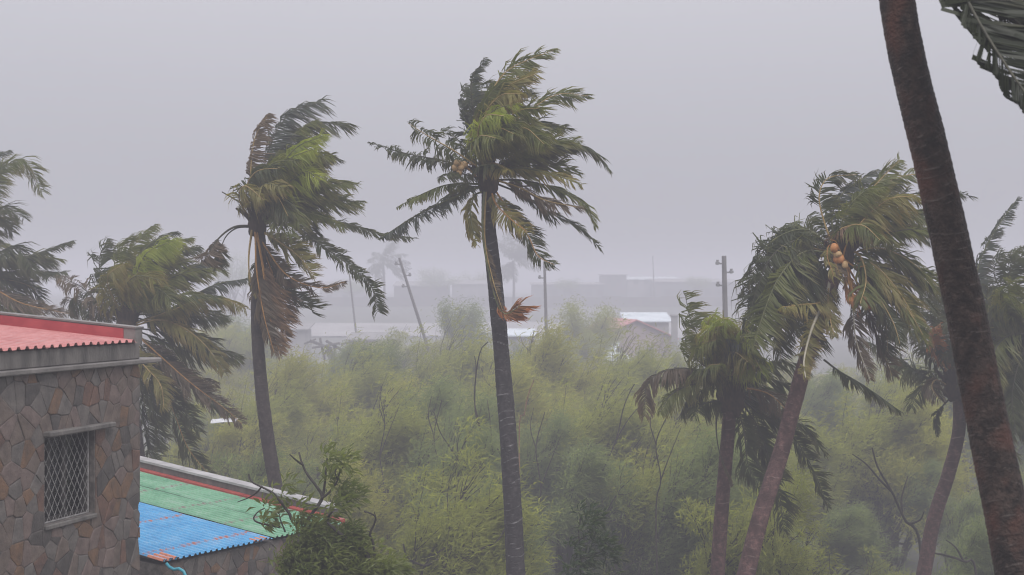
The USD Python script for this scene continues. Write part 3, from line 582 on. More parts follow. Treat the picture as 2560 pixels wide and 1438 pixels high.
for q, lk, tp in [([(648, 555), (670, 430), (720, 350), (790, 300)], 'green', .3), ([(650, 555), (690, 460), (760, 400), (830, 390)], 'green', -.5), ([(650, 558), (700, 480), (760, 430), (800, 450)], 'lime', -1.0), ([(650, 560), (700, 520), (750, 510), (795, 560)], 'dark', .2), ([(652, 562), (710, 540), (760, 550), (790, 600)], 'dark', .5), ([(640, 560), (630, 500), (660, 460), (710, 470)], 'yellow', -1.2), ([(648, 560), (670, 530), (700, 530), (730, 590)], 'green', -1.2)]:
    C_.frond(q, lk, .56, 'green', tp, w=.45, g=.55, roll=.8)
C_.fill(7, (655, 540), 1.9, ('dark', 'green', 'yellow'), .5, (.75, .3, .8), .5, w=.5, g=.35, roll=.8)

# --- short palm behind the stone house
B = Palm('short bushy coconut palm with lime green crown behind the red-roofed stone house', [(330, 1000, 30), (318, 900, 30), (312, 790, 30)], .17, .12, 'mid', 30, seed=7)
B.heart(318, 800, (.22, .22, .35), 14)
for q, lk, L, rb, tp, kw in [
    ([(312, 800), (262, 720), (248, 650), (270, 600)], 'dark', .6, 'dark', .4, dict(w=.6, g=.2, roll=1)),
    ([(315, 800), (290, 700), (290, 640), (330, 590)], 'green', .6, 'green', 0, dict(w=.6, g=.3, roll=1)),
    ([(318, 800), (310, 690), (330, 620), (385, 565)], 'green', .6, 'green', .5, dict(w=.55, g=.3, roll=1)),
    ([(320, 800), (340, 690), (370, 630), (440, 600)], 'lime', .62, 'green', -.4, dict(w=.55, g=.5, roll=1)),
    ([(322, 800), (350, 700), (400, 630), (450, 610)], 'lime', .55, 'green', 0, dict(w=.5, g=.4, roll=1)),
    ([(322, 800), (370, 720), (420, 670), (480, 650)], 'green', .6, 'green', .5, dict(w=.5, g=.4, roll=.8)),
    ([(324, 800), (400, 730), (460, 690), (520, 690)], 'green', .6, 'green', .7, dict(w=.45, g=.4, roll=.6)),
    ([(324, 800), (400, 720), (470, 670), (560, 650)], 'grey', .5, 'green', .9, dict(w=.4, g=.4, roll=.5)),
    ([(318, 800), (280, 740), (270, 690), (310, 660)], 'yellow', .6, 'yellow', -1.0, dict(w=.5, g=.6, roll=1)),
    ([(320, 800), (310, 730), (340, 690), (400, 700)], 'yellow', .6, 'green', -1.1, dict(w=.5, g=.7, roll=.9)),
    ([(322, 800), (340, 740), (390, 720), (440, 760)], 'green', .6, 'green', -1.0, dict(w=.4, g=.7, roll=.8)),
    ([(310, 805), (250, 760), (200, 715), (140, 690)], 'brown', .46, 'dark', .2, dict(w=.45, g=.4, roll=.8)),
    ([(310, 810), (240, 770), (190, 740), (175, 790)], 'dark', .5, 'dark', .6, dict(w=.4, g=.5, roll=.8)),
    ([(308, 805), (260, 790), (210, 770), (160, 745)], 'brown', .5, 'dark', .5, dict(w=.5, g=.4, roll=.8)),
    ([(330, 810), (430, 770), (530, 715), (625, 695)], 'grey', .42, 'green', .3, dict(w=.3, g=.7, roll=.4)),
    ([(330, 812), (420, 780), (500, 750), (560, 748), (615, 772)], 'yellow', .5, 'yellow', -.3, dict(w=.3, g=.7, roll=.5)),
    ([(330, 815), (400, 800), (480, 790), (560, 800)], 'dark', .55, 'dark', .5, dict(w=.35, g=.6, roll=.4)),
    ([(330, 818), (390, 800), (450, 815), (510, 860), (560, 930)], 'yellow', .5, 'yellow', -.7, dict(w=.25, g=.7, roll=.6)),
    ([(330, 820), (400, 830), (480, 860), (600, 890)], 'dark', .55, 'dark', .2, dict(w=.4, g=.4, roll=.5)),
    ([(330, 822), (400, 850), (500, 890), (600, 900)], 'green', .55, 'dark', .6, dict(w=.4, g=.5, roll=.5)),
    ([(328, 825), (400, 890), (480, 960), (560, 1020), (605, 1060)], 'brown', .5, 'orange', -.5, dict(w=.35, g=.3, roll=.8)),
    ([(328, 828), (390, 920), (440, 1000), (500, 1080)], 'dark', .55, 'dark', 0, dict(w=.4, g=.4, roll=.8)),
    ([(326, 830), (380, 920), (430, 1020), (470, 1120), (530, 1195)], 'dark', .5, 'orange', .3, dict(w=.35, g=.4, roll=.9)),
    ([(326, 830), (360, 930), (390, 1020), (400, 1120)], 'dark', .55, 'dark', -.3, dict(w=.4, g=.4, roll=1)),
    ([(325, 830), (350, 900), (400, 960), (410, 1020)], 'yellow', .46, 'yellow', -.9, dict(w=.35, g=.5, roll=1)),
    ([(326, 830), (350, 960), (370, 1060), (380, 1160)], 'dark', .6, 'dark', .7, dict(w=.5, g=.3, roll=1)),
    ([(326, 826), (400, 880), (450, 940), (540, 960)], 'brown', .5, 'yellow', .8, dict(w=.4, g=.4, roll=.6)),
    ([(326, 826), (420, 900), (500, 980), (580, 1040)], 'dark', .5, 'dark', .9, dict(w=.4, g=.4, roll=.6))]:
    B.frond(q, lk, L, rb, tp, **kw)
B.fill(10, (325, 790), 2.2, ('dark', 'green'), .58, (.55, .5, .6), .8, w=.5, g=.4)

# --- palm at the left edge
A_ = Palm('coconut palm cut off by the left picture edge, above the red roof', [(-130, 1100, 33), (-110, 900, 33), (-70, 690, 33)], .17, .12, 'mid', 33, seed=9)
for q, lk, L, rb, tp, kw in [
    ([(-60, 660), (-40, 520), (0, 430), (60, 400), (105, 480)], 'green', .62, 'green', 0, dict(w=.4, g=.45, roll=.7)),
    ([(-60, 660), (-50, 500), (-20, 400), (20, 378)], 'grey', .5, 'green', .4, dict(w=.5, g=.3, roll=.9)),
    ([(-60, 665), (-30, 560), (10, 520), (60, 545)], 'dark', .6, 'dark', -.4, dict(w=.4, g=.4, roll=.6)),
    ([(-60, 668), (-30, 580), (0, 540), (30, 580)], 'dark', .6, 'dark', .4, dict(w=.4, g=.5, roll=.6)),
    ([(-60, 675), (20, 650), (80, 640), (180, 602)], 'dark', .40, 'dark', .5, dict(w=.4, g=.4, roll=.4)),
    ([(-60, 675), (0, 630), (50, 625), (90, 690)], 'dark', .6, 'dark', -.5, dict(w=.4, g=.6, roll=.6)),
    ([(-60, 680), (20, 680), (80, 680), (165, 680)], 'dark', .46, 'dark', .2, dict(w=.35, g=.5, roll=.4)),
    ([(-60, 690), (20, 700), (80, 720), (110, 770)], 'dark', .5, 'yellow', .6, dict(w=.4, g=.5, roll=.6)),
    ([(-60, 695), (0, 730), (60, 760), (170, 785)], 'brown', .46, 'orange', -.3, dict(w=.4, g=.2, roll=.6)),
    ([(-60, 695), (-10, 740), (40, 770), (90, 775)], 'yellow', .46, 'yellow', .5, dict(w=.4, g=.2, roll=.6)),
    ([(-60, 690), (0, 690), (40, 730), (60, 770)], 'dark', .6, 'dark', .3, dict(w=.4, g=.5, roll=.6)),
    ([(-60, 690), (-20, 660), (40, 655), (70, 720)], 'grey', .55, 'dark', .9, dict(w=.4, g=.5, roll=.6))]:
    A_.frond(q, lk, L, rb, tp, **kw)
A_.fill(8, (-60, 680), 2.0, ('dark', 'green'), .55, (.5, .4, .2), .9, w=.45, g=.4)
A_.heart(-65, 690, (.22, .22, .35), 10)

# --- leaning palm with orange coconuts
E = Palm('leaning reddish-trunked coconut palm with orange coconuts, left of the big near trunk', [(1868, 1425, 23.5), (1905, 1280, 23.7), (1950, 1140, 24), (1985, 1010, 24), (2015, 900, 24), (2060, 760, 24), (2100, 650, 24)], .172, .125, 'red', 24, seed=11)
E.heart(2105, 640, (.2, .2, .34), 16)
for q, lk, L, rb, tp, kw in [
    ([(2090, 630), (2062, 560), (2048, 490), (2072, 445), (2142, 437)], 'dark', .38, 'yellow', .1, dict(w=.4, g=.25, roll=.9)),
    ([(2092, 630), (2080, 540), (2110, 480), (2170, 440), (2195, 425)], 'grey', .40, 'green', .4, dict(w=.5, g=.4, roll=.8)),
    ([(2100, 630), (2110, 540), (2160, 480), (2210, 470)], 'green', .5, 'green', -.4, dict(w=.5, g=.5, roll=.8)),
    ([(2105, 630), (2140, 520), (2200, 450), (2250, 400)], 'green', .42, 'yellow', .3, dict(w=.45, g=.2, roll=.9)),
    ([(2108, 630), (2160, 520), (2230, 450), (2330, 430)], 'green', .42, 'yellow', .6, dict(w=.4, g=.3, roll=.7)),
    ([(2110, 630), (2170, 540), (2260, 490), (2360, 480), (2436, 492)], 'dark', .36, 'dark', .9, dict(w=.4, g=.3, roll=.5)),
    ([(2110, 630), (2170, 560), (2250, 530), (2330, 560)], 'green', .5, 'green', -.2, dict(w=.4, g=.5, roll=.5)),
    ([(2112, 635), (2180, 570), (2260, 560), (2320, 600)], 'dark', .5, 'yellow', .3, dict(w=.4, g=.5, roll=.5)),
    ([(2100, 630), (2120, 570), (2160, 565), (2200, 600)], 'green', .5, 'yellow', -1.0, dict(w=.3, g=.7, roll=.5)),
    ([(2090, 625), (2100, 575), (2150, 565), (2180, 590)], 'rust', .40, 'yellow', -.6, dict(w=.2, g=.9, roll=.3, start=.1)),
    ([(2085, 625), (2020, 575), (1950, 590), (1900, 640), (1860, 740)], 'dark', .62, 'green', .2, dict(w=.45, g=.3, roll=.8)),
    ([(2085, 625), (2010, 570), (1960, 575), (1920, 610)], 'green', .5, 'green', .6, dict(w=.35, g=.5, roll=.6)),
    ([(2085, 630), (2000, 600), (1930, 640), (1890, 730), (1860, 840)], 'dark', .62, 'dark', -.1, dict(w=.5, g=.25, roll=.9)),
    ([(2085, 635), (2010, 630), (1950, 690), (1910, 780), (1880, 880)], 'green', .6, 'green', -.6, dict(w=.5, g=.3, roll=.9)),
    ([(2085, 640), (2020, 650), (1970, 720), (1950, 800), (1940, 870)], 'dark', .6, 'dark', .4, dict(w=.5, g=.3, roll=.9)),
    ([(2088, 645), (2040, 680), (2000, 750), (1990, 840)], 'dark', .6, 'dark', -.3, dict(w=.45, g=.4, roll=.9)),
    ([(2088, 645), (2030, 640), (1960, 670), (1900, 760)], 'green', .6, 'green', .9, dict(w=.5, g=.4, roll=.9)),
    ([(2090, 680), (2060, 750), (2000, 762), (1955, 768)], 'yellow', .40, 'yellow', -.7, dict(w=.3, g=.8, roll=.4)),
    ([(2080, 670), (2066, 740), (2030, 820), (2010, 900), (2014, 945)], 'yellow', .34, 'pale', -.8, dict(w=.5, g=.1, roll=1.2, rr=.045, start=.3)),
    ([(2080, 672), (2070, 740), (2076, 800), (2086, 842)], 'yellow', .28, 'yellow', -.7, dict(w=.35, g=.4, roll=1.2, start=.35)),
    ([(2120, 640), (2200, 660), (2280, 710), (2340, 780)], 'dark', .5, 'dark', .2, dict(w=.4, g=.5, roll=.5)),
    ([(2120, 645), (2190, 690), (2260, 760), (2320, 860)], 'green', .5, 'yellow', -.4, dict(w=.4, g=.5, roll=.6)),
    ([(2118, 650), (2180, 720), (2230, 800), (2250, 860)], 'dark', .46, 'yellow', -.7, dict(w=.4, g=.4, roll=.7)),
    ([(2115, 625), (2150, 640), (2165, 700), (2150, 760)], 'green', .5, 'yellow', -.9, dict(w=.3, g=.8, roll=.6)),
    ([(2100, 680), (2130, 760), (2140, 850), (2175, 950)], 'brown', .36, 'pale', -.4, dict(w=.4, g=.4, roll=1.0, start=.3)),
    ([(2110, 650), (2160, 680), (2180, 740), (2170, 800)], 'dark', .5, 'dark', .3, dict(w=.3, g=.7, roll=.6)),
    ([(2060, 900), (2100, 930), (2160, 965), (2250, 1028)], 'dark', .40, 'dark', .8, dict(w=.2, g=.8, roll=.3))]:
    E.frond(q, lk, L, rb, tp, **kw)
for q, lk, tp in [([(2112, 640), (2190, 620), (2270, 650), (2350, 720)], 'green', .4), ([(2114, 645), (2180, 660), (2240, 720), (2290, 800)], 'yellow', -.3), ([(2112, 650), (2170, 700), (2210, 780), (2220, 880)], 'dark', .2), ([(2116, 640), (2210, 640), (2300, 690), (2390, 780)], 'dark', .8), ([(2112, 655), (2160, 740), (2190, 830), (2230, 940)], 'brown', .5), ([(2108, 630), (2150, 560), (2220, 500), (2290, 490)], 'yellow', -.6), ([(2085, 640), (2010, 690), (1960, 790), (1950, 900)], 'dark', .7), ([(2090, 650), (2050, 740), (2020, 830), (2020, 900)], 'dark', .5), ([(2086, 632), (1990, 620), (1930, 680), (1880, 790)], 'dark', .5)]:
    E.frond(q, lk, .58, 'yellow', tp, w=.42, g=.5, roll=.7)
E.fill(9, (2110, 620), 1.8, ('dark', 'green'), .5, (.7, .5, .3), .8, w=.45, g=.4)
E.fill(6, (2090, 650), 1.7, ('dark', 'dark', 'green'), .55, (-.7, .5, -.1), .5, w=.5, g=.4)
E.nuts([(2086, 620), (2101, 648)], .070, NUT, -.45); E.nuts([(2095, 636), (2112, 662)], .055, NUT2, -.5); E.nuts([(2092, 650)], .06, NUT, -.4)
for q, lk in (([(2100, 640), (2112, 690), (2126, 735), (2165, 750)], 'orange'), ([(2105, 645), (2125, 700), (2135, 748), (2150, 765)], 'orange'), ([(2095, 625), (2075, 612), (2068, 640), (2085, 690)], 'yellow'), ([(2105, 625), (2092, 610), (2085, 640), (2100, 690)], 'brown')):
    E.frond(q, lk, .22, 'orange', -.6, w=.4, g=.5, roll=.9, start=.35, rr=.014, tipl=.9)
E.part('flower_stalk', cat([tube(spline(px_curve(q, 24, -.5, -.2), 9), np.linspace(.018, .005, 9), 5) for q in ([(2105, 640), (2090, 605), (2075, 600)], [(2108, 640), (2118, 605), (2135, 592)], [(2110, 650), (2122, 690), (2118, 715)], [(2112, 650), (2140, 668), (2165, 664)], [(2115, 660), (2140, 700), (2160, 735)], [(2128, 700), (2150, 740), (2172, 748)], [(2100, 655), (2080, 680), (2078, 700)], [(2118, 690), (2128, 730), (2120, 758)])]), MIDRIB['orange'])
E.nuts([(2128, 752), (2142, 746), (2156, 750), (2136, 760)], .066, NUT, -.5, [(2118, 660), (2126, 700), (2134, 745)])

# --- short palm with yellow heart
Fp = Palm('short coconut palm with yellow-green drooping heart leaves, left of the leaning palm', [(1794, 1430, 26), (1800, 1330, 26), (1812, 1180, 26), (1822, 1060, 26), (1828, 960, 26)], .155, .12, 'red', 26, seed=13)
Fp.heart(1828, 985, (.24, .24, .42), 18)
for q, lk, L, rb, tp, kw in [
    ([(1815, 950), (1765, 880), (1728, 800), (1712, 735)], 'green', .64, 'dark', .3, dict(w=.68, g=.15, roll=1.0)),
    ([(1815, 950), (1755, 910), (1718, 870), (1712, 825)], 'green', .60, 'dark', 0, dict(w=.62, g=.2, roll=1.0)),
    ([(1820, 945), (1790, 880), (1770, 810), (1790, 785)], 'lime', .46, 'yellow', -.5, dict(w=.4, g=.5, roll=.9)),
    ([(1822, 945), (1805, 870), (1815, 810), (1850, 815)], 'yellow', .5, 'yellow', -.6, dict(w=.35, g=.7, roll=.9)),
    ([(1824, 945), (1830, 880), (1860, 840), (1895, 860)], 'yellow', .5, 'yellow', -.7, dict(w=.3, g=.7, roll=.8)),
    ([(1820, 945), (1800, 900), (1810, 850), (1850, 860)], 'grey', .55, 'green', -.9, dict(w=.25, g=1., roll=.8)),
    ([(1824, 945), (1835, 890), (1870, 870), (1900, 900)], 'green', .55, 'green', -1.0, dict(w=.25, g=1., roll=.8)),
    ([(1824, 948), (1840, 860), (1880, 800), (1920, 800)], 'dark', .5, 'dark', .7, dict(w=.4, g=.5, roll=.8)),
    ([(1812, 955), (1740, 925), (1670, 925), (1618, 960), (1612, 1040)], 'brown', .44, 'dark', -.2, dict(w=.1, g=.9, roll=.3)),
    ([(1812, 960), (1740, 935), (1690, 930), (1640, 950)], 'dark', .44, 'dark', .4, dict(w=.25, g=.7, roll=.3)),
    ([(1812, 965), (1740, 960), (1680, 985), (1650, 1030)], 'green', .44, 'dark', -.4, dict(w=.25, g=.7, roll=.5)),
    ([(1814, 970), (1760, 975), (1720, 1000), (1700, 1040)], 'dark', .44, 'dark', .5, dict(w=.25, g=.7, roll=.5)),
    ([(1840, 955), (1900, 915), (1970, 905), (2020, 930)], 'dark', .5, 'dark', .5, dict(w=.3, g=.6, roll=.4)),
    ([(1845, 970), (1890, 975), (1930, 990), (1970, 1030)], 'brown', .46, 'orange', -.5, dict(w=.3, g=.6, roll=.6)),
    ([(1845, 965), (1900, 945), (1960, 960), (2000, 1000)], 'dark', .5, 'dark', .3, dict(w=.3, g=.6, roll=.5)),
    ([(1845, 980), (1930, 1030), (1990, 1100), (2040, 1190), (2070, 1270)], 'dark', .40, 'dark', .6, dict(w=.35, g=.3, roll=.8)),
    ([(1842, 990), (1890, 1060), (1920, 1140), (1930, 1220)], 'dark', .5, 'dark', .3, dict(w=.4, g=.4, roll=.9)),
    ([(1842, 990), (1880, 1080), (1940, 1200), (1960, 1330)], 'dark', .55, 'dark', .8, dict(w=.3, g=.5, roll=.9)),
    ([(1838, 1000), (1860, 1080), (1870, 1160), (1900, 1220)], 'dark', .46, 'dark', -.3, dict(w=.35, g=.4, roll=1)),
    ([(1812, 1000), (1792, 1040), (1796, 1120), (1830, 1215)], 'brown', .1, 'dark', -.4, dict(w=.3, g=.4, roll=1, start=.7)),
    ([(1842, 985), (1920, 1050), (2000, 1060), (2060, 1130)], 'dark', .46, 'dark', .9, dict(w=.35, g=.5, roll=.6)),
    ([(1820, 1000), (1760, 1010), (1735, 1040)], 'dark', .4, 'dark', -.6, dict(w=.2, g=.6, roll=.6))]:
    Fp.frond(q, lk, L, rb, tp, **kw)
for q, lk, tp in [([(1818, 945), (1785, 860), (1795, 800), (1830, 800)], 'lime', -1.1), ([(1822, 945), (1800, 880), (1780, 830), (1800, 815)], 'yellow', -1.0), ([(1826, 945), (1830, 860), (1855, 825), (1895, 845)], 'lime', -1.2),
    ([(1820, 948), (1770, 900), (1760, 860), (1790, 850)], 'green', -1.1), ([(1826, 948), (1850, 900), (1880, 890), (1905, 930)], 'lime', -1.3), ([(1822, 950), (1815, 900), (1835, 880), (1870, 905)], 'yellow', -1.4), ([(1815, 955), (1775, 930), (1770, 915), (1800, 910)], 'green', -1.4)]:
    Fp.frond(q, lk, .62, 'yellow', tp, w=.22, g=1.1, roll=.7, start=.1)
Fp.fill(8, (1828, 970), 1.5, ('dark', 'dark', 'green'), .5, (.4, 1.0, .0), .8, w=.4, g=.5)

# --- palm behind the big near trunk
G = Palm('leaning thin coconut palm whose crown stands partly behind the big near trunk', [(2310, 1430, 29), (2335, 1300, 29), (2370, 1190, 29), (2395, 1090, 29), (2398, 1010, 29), (2385, 930, 29)], .165, .125, 'red', 29, seed=15)
G.heart(2388, 960, (.24, .24, .4), 14)
for q, lk, L, rb, tp, kw in [
    ([(2375, 960), (2310, 940), (2250, 900), (2180, 860), (2150, 852)], 'dark', .5, 'dark', .3, dict(w=.2, g=.6, roll=.4)),
    ([(2375, 950), (2320, 870), (2280, 820), (2210, 815)], 'dark', .55, 'dark', .1, dict(w=.3, g=.6, roll=.6)),
    ([(2378, 950), (2330, 850), (2300, 780), (2240, 750)], 'dark', .55, 'dark', .6, dict(w=.4, g=.5, roll=.7)),
    ([(2380, 945), (2350, 840), (2350, 760), (2380, 720)], 'dark', .55, 'dark', 0, dict(w=.4, g=.4, roll=.9)),
    ([(2380, 945), (2340, 880), (2330, 830), (2350, 810)], 'orange', .3, 'orange', -.8, dict(w=.3, g=.4, roll=.9)),
    ([(2375, 965), (2320, 960), (2290, 990), (2280, 1020)], 'dark', .4, 'dark', -.4, dict(w=.2, g=.5, roll=.6)),
    ([(2372, 965), (2340, 950), (2330, 970), (2350, 1000)], 'brown', .4, 'yellow', -.8, dict(w=.2, g=.8, roll=.6)),
    ([(2390, 945), (2420, 830), (2460, 760), (2520, 750)], 'yellow', .5, 'yellow', -.2, dict(w=.4, g=.5, roll=.6)),
    ([(2392, 950), (2450, 860), (2510, 820), (2580, 830)], 'dark', .55, 'dark', .3, dict(w=.4, g=.5, roll=.5)),
    ([(2395, 960), (2460, 920), (2530, 920), (2600, 980)], 'dark', .55, 'dark', -.2, dict(w=.4, g=.5, roll=.5)),
    ([(2395, 970), (2460, 980), (2520, 1020), (2580, 1080)], 'dark', .5, 'dark', .4, dict(w=.4, g=.4, roll=.5)),
    ([(2392, 980), (2430, 1050), (2470, 1110), (2540, 1180)], 'grey', .4, 'green', -.2, dict(w=.4, g=.3, roll=.8)),
    ([(2380, 990), (2345, 1030), (2340, 1060), (2342, 1090)], 'dark', .14, 'dark', -.4, dict(w=.2, g=.4, roll=.8, start=.3))]:
    G.frond(q, lk, L, rb, tp, **kw)
G.fill(22, (2390, 940), 2.1, ('dark', 'dark', 'green'), .55, (.2, .4, .35), .9, w=.4, g=.45)

# --- palm at the right edge
H = Palm('coconut palm at the right picture edge with one tall thin frond standing up', [(2640, 1430, 27), (2630, 1200, 27), (2605, 980, 27), (2590, 820, 27)], .165, .12, 'mid', 27, seed=17)
H.heart(2590, 830, (.24, .24, .4), 12)
for q, lk, L, rb, tp, kw in [
    ([(2580, 820), (2480, 760), (2442, 690), (2480, 590), (2543, 497)], 'grey', .30, 'green', .3, dict(w=.55, g=.15, roll=.9, start=.3)),
    ([(2582, 820), (2500, 720), (2490, 660), (2560, 620)], 'dark', .55, 'dark', .4, dict(w=.45, g=.4, roll=.8)),
    ([(2584, 820), (2530, 730), (2530, 660), (2600, 620)], 'dark', .55, 'dark', 0, dict(w=.45, g=.4, roll=.8)),
    ([(2584, 825), (2500, 760), (2450, 760), (2430, 800)], 'dark', .55, 'dark', .3, dict(w=.3, g=.6, roll=.6)),
    ([(2584, 830), (2500, 800), (2450, 830), (2420, 900)], 'dark', .55, 'dark', -.2, dict(w=.3, g=.6, roll=.6)),
    ([(2584, 830), (2510, 770), (2460, 720), (2425, 690)], 'dark', .5, 'dark', .8, dict(w=.3, g=.5, roll=.6)),
    ([(2584, 835), (2520, 840), (2480, 890), (2470, 980)], 'green', .55, 'dark', -.5, dict(w=.3, g=.5, roll=.7)),
    ([(2584, 835), (2520, 870), (2500, 950), (2500, 1050)], 'dark', .55, 'dark', .3, dict(w=.3, g=.5, roll=.8)),
    ([(2586, 835), (2550, 900), (2530, 990), (2540, 1080)], 'dark', .55, 'dark', -.2, dict(w=.3, g=.5, roll=.8)),
    ([(2584, 830), (2500, 850), (2440, 900), (2400, 960)], 'dark', .5, 'dark', .6, dict(w=.3, g=.5, roll=.6))]:
    H.frond(q, lk, L, rb, tp, **kw)
H.fill(16, (2585, 820), 1.9, ('dark', 'dark', 'green'), .55, (-.4, .5, .1), .9, w=.4, g=.45)

# --- the big near palm
N = Palm('big near palm trunk crossing the right side of the picture, rough dark rings', [(2545, 1438, 10.6), (2478, 1100, 10.8), (2405, 740, 11), (2335, 420, 11), (2275, 180, 11), (2243, 0, 11), (2225, -200, 11), (2215, -430, 11)], .212, .125, 'near', 11, seed=19, ring=.05, sides=28, amp=.034, step=.010)
N.heart(2215, -450, (.2, .2, .36), 16)
nb = dict(width=.042, dens=60, seg=3)
N.frond([(2215, -440), (2310, -300), (2388, -70), (2462, 80), (2590, 270), (2680, 370)], 'near', .85, 'dark', -1.6, w=.80, g=.10, roll=1.1, start=.2, rr=.022, tipl=.8, clump=.12, tear=.04, **nb)
N.frond([(2215, -440), (2330, -260), (2470, -20), (2620, 120), (2760, 240)], 'near', .75, 'dark', -1.0, w=.8, g=.12, roll=1.1, rr=.022, clump=.12, **nb)
N.frond([(2215, -440), (2350, -420), (2560, -300), (2760, -120)], 'near', .62, 'dark', .4, w=.5, g=.2, roll=.8, **nb)
for q in ([(2215, -440), (2160, -560), (2180, -700), (2300, -760)], [(2215, -440), (2250, -600), (2350, -700), (2520, -700)], [(2215, -440), (2300, -560), (2450, -580), (2620, -480)], [(2215, -440), (2120, -480), (2040, -560), (2000, -600)]):
    N.frond(q, 'green', .62, 'green', **dict(nb, w=.5, g=.3))

# ------------------------------------------------------------------ thicket of feathery bushes
BUSH = [mat_leaf('thicket_olive', (.155, .172, .045), (.325, .335, .105), (.19, .18, .06), trans=.5, rough=.55, spec=.10, tl=2.0),
        mat_leaf('thicket_yellow', (.185, .190, .045), (.345, .340, .105), (.24, .20, .06), trans=.5, rough=.55, spec=.10, tl=2.0),
        mat_leaf('thicket_grey', (.105, .135, .055), (.235, .265, .125), (.18, .19, .09), trans=.5, rough=.55, spec=.10, tl=2.0)]
TWIG = mat_noise('thicket_wood', (.022, .018, .016), (.060, .048, .038), 6, .7, .2)
TWIG_O = mat_noise('peeled_wood', (.16, .09, .05), (.28, .17, .10), 6, .6, .3)
def bush_mesh(seed, H=4.6, R=2.3, stems=6, strands=15000, droop=.25, puff=0, lean=.5, clump=.34):
    rng = np.random.default_rng(seed); wood, ends = [], []
    def grow(p, d, l, r, lev):
        n = 6; c = [p.copy()]; q = p.copy(); dd = d.copy()
        for i in range(n):
            q = q + dd * l / n; c.append(q.copy()); dd = unit(dd + rng.normal(0, .12, 3) + V(.05, .01, .03) * (1 + lev * .5))
        wood.append(tube(np.array(c), np.linspace(r, r * .55, n + 1), 5 if lev < 2 else 3, cap=False))
        if lev >= 1: ends.extend(c[3:] if lev == 1 else c[1:])
        if lev < 3:
            for k in range(rng.integers(3, 5)):
                f = rng.uniform(.45, 1.0); j = int(f * n); a = unit(dd + rng.normal(0, .62, 3) + V(.1, 0, .1)); grow(c[j], a, l * rng.uniform(.5, .72), r * .5, lev + 1)
    for s in range(stems):
        a = rng.uniform(0, 6.28); out = V(math.cos(a), math.sin(a), 0) * rng.uniform(.1, .6)
        grow(V(0, 0, -.1) + out * .4, unit(V(0, 0, 1) + out * .9 + V(.12, .02, 0)), H * rng.uniform(.40, .54), rng.uniform(.045, .085), 0)
    e = np.array(ends); top = np.percentile(e[:, 2], 98); e_s = (H - .15) / top; wv, wf = cat(wood); wv = wv * [1, 1, e_s]; e = e * [1, 1, e_s]
    keep = (np.hypot(e[:, 0], e[:, 1]) < R * 1.5) & (e[:, 2] > .3); e = e[keep]
    n = strands; i = rng.integers(0, len(e), n); den = meshkit.noise(e * 1.6 + seed, seed)[i]; ok = rng.random(n) < np.clip((den - .32) * 3.2, .03, 1); i = i[ok]; n = len(i)
    p = e[i] + rng.normal(0, clump * .5, (n, 3)); out = unit(e[i] * [1, 1, .5])
    d = unit(rng.normal(0, .75, (n, 3)) + out * .35 + WIND * lean * .8 + V(0, 0, .2)); l = rng.uniform(.10, .27, n); w = rng.uniform(.013, .027, n)
    b = unit(np.cross(d, rng.normal(0, 1, (n, 3)))); d2 = unit(d + WIND * .5 + V(0, 0, -droop) + rng.normal(0, .2, (n, 3)))
    P1 = p + d * (l * .5)[:, None]; P2 = P1 + d2 * (l * .5)[:, None]
    if puff:                                                            # leafy crowns: rounded clumps of short leaves at the twig ends
        far = e[e[:, 2] > H * .32]; pc = far[rng.permutation(len(far))[:puff]]; pr = rng.uniform(.24, .62, len(pc)); k = rng.choice(len(pc), strands, p=pr**2 / (pr**2).sum()); n = strands
        q = unit(rng.normal(0, 1, (n, 3)) + V(.15, 0, .35)); rr = rng.random((n, 1)) ** .45; lump = .75 + .5 * meshkit.noise(q * 2.2 + pc[k] * 3, seed)[:, None]
        p = pc[k] + q * rr * pr[k][:, None] * lump * [1, 1, .72]; d = unit(q * .8 + WIND * .55 + rng.normal(0, .5, (n, 3))); l = rng.uniform(.10, .26, n); w = rng.uniform(.016, .036, n)
        up = unit(V(0, 0, 1) + rng.normal(0, .45, (n, 3))); b = unit(np.cross(d, up)); d2 = unit(d + WIND * .3 + V(0, 0, -.35)); P1 = p + d * (l * .5)[:, None]; P2 = P1 + d2 * (l * .5)[:, None]
    v = np.stack([p - b * (w * .3)[:, None], p + b * (w * .3)[:, None], P1 - b * (w * .5)[:, None], P1 + b * (w * .5)[:, None], P2], 1).reshape(-1, 3)
    v[:, 2] = np.maximum(v[:, 2], .02)
    uv = np.tile(np.array([[0, 0.], [0, 0], [.5, 0], [.5, 0], [1, 0]]), (n, 1)); base = (np.arange(n) * 5)[:, None]
    f = np.concatenate([base + np.array([q]) for q in ([0, 1, 3], [0, 3, 2], [2, 3, 4])])
    return (wv, wf), (v, f), uv
BUSH_KINDS = [(0, 4.6, 2.4, 6, 52000, .2, 0), (0, 4.6, 2.2, 6, 22000, .1, 120), (1, 4.8, 2.3, 7, 22000, .15, 120), (2, 4.7, 2.4, 6, 23000, .35, 130), (2, 5.0, 2.2, 5, 44000, .3, 0), (1, 4.4, 2.4, 7, 46000, .1, 0), (0, 4.9, 2.0, 5, 7000, .1, 48)]
KIND_WORD = ['feathery olive', 'rounded olive', 'rounded yellow green', 'rounded grey green', 'feathery grey green', 'feathery yellow', 'thin olive']
proto = {}
def zone(px, Y):
    col = ('by the left palms' if px < 630 else 'left of the central palm' if px < 1240 else 'right of the central palm' if px < 1780 else 'under the right-hand palms' if px < 2380 else 'right of the near trunk')
    row = 'at the back' if Y > 78 else 'in the far middle' if Y > 58 else 'in the near middle' if Y > 40 else 'at the front'
    return f'{row} of the thicket {col}'
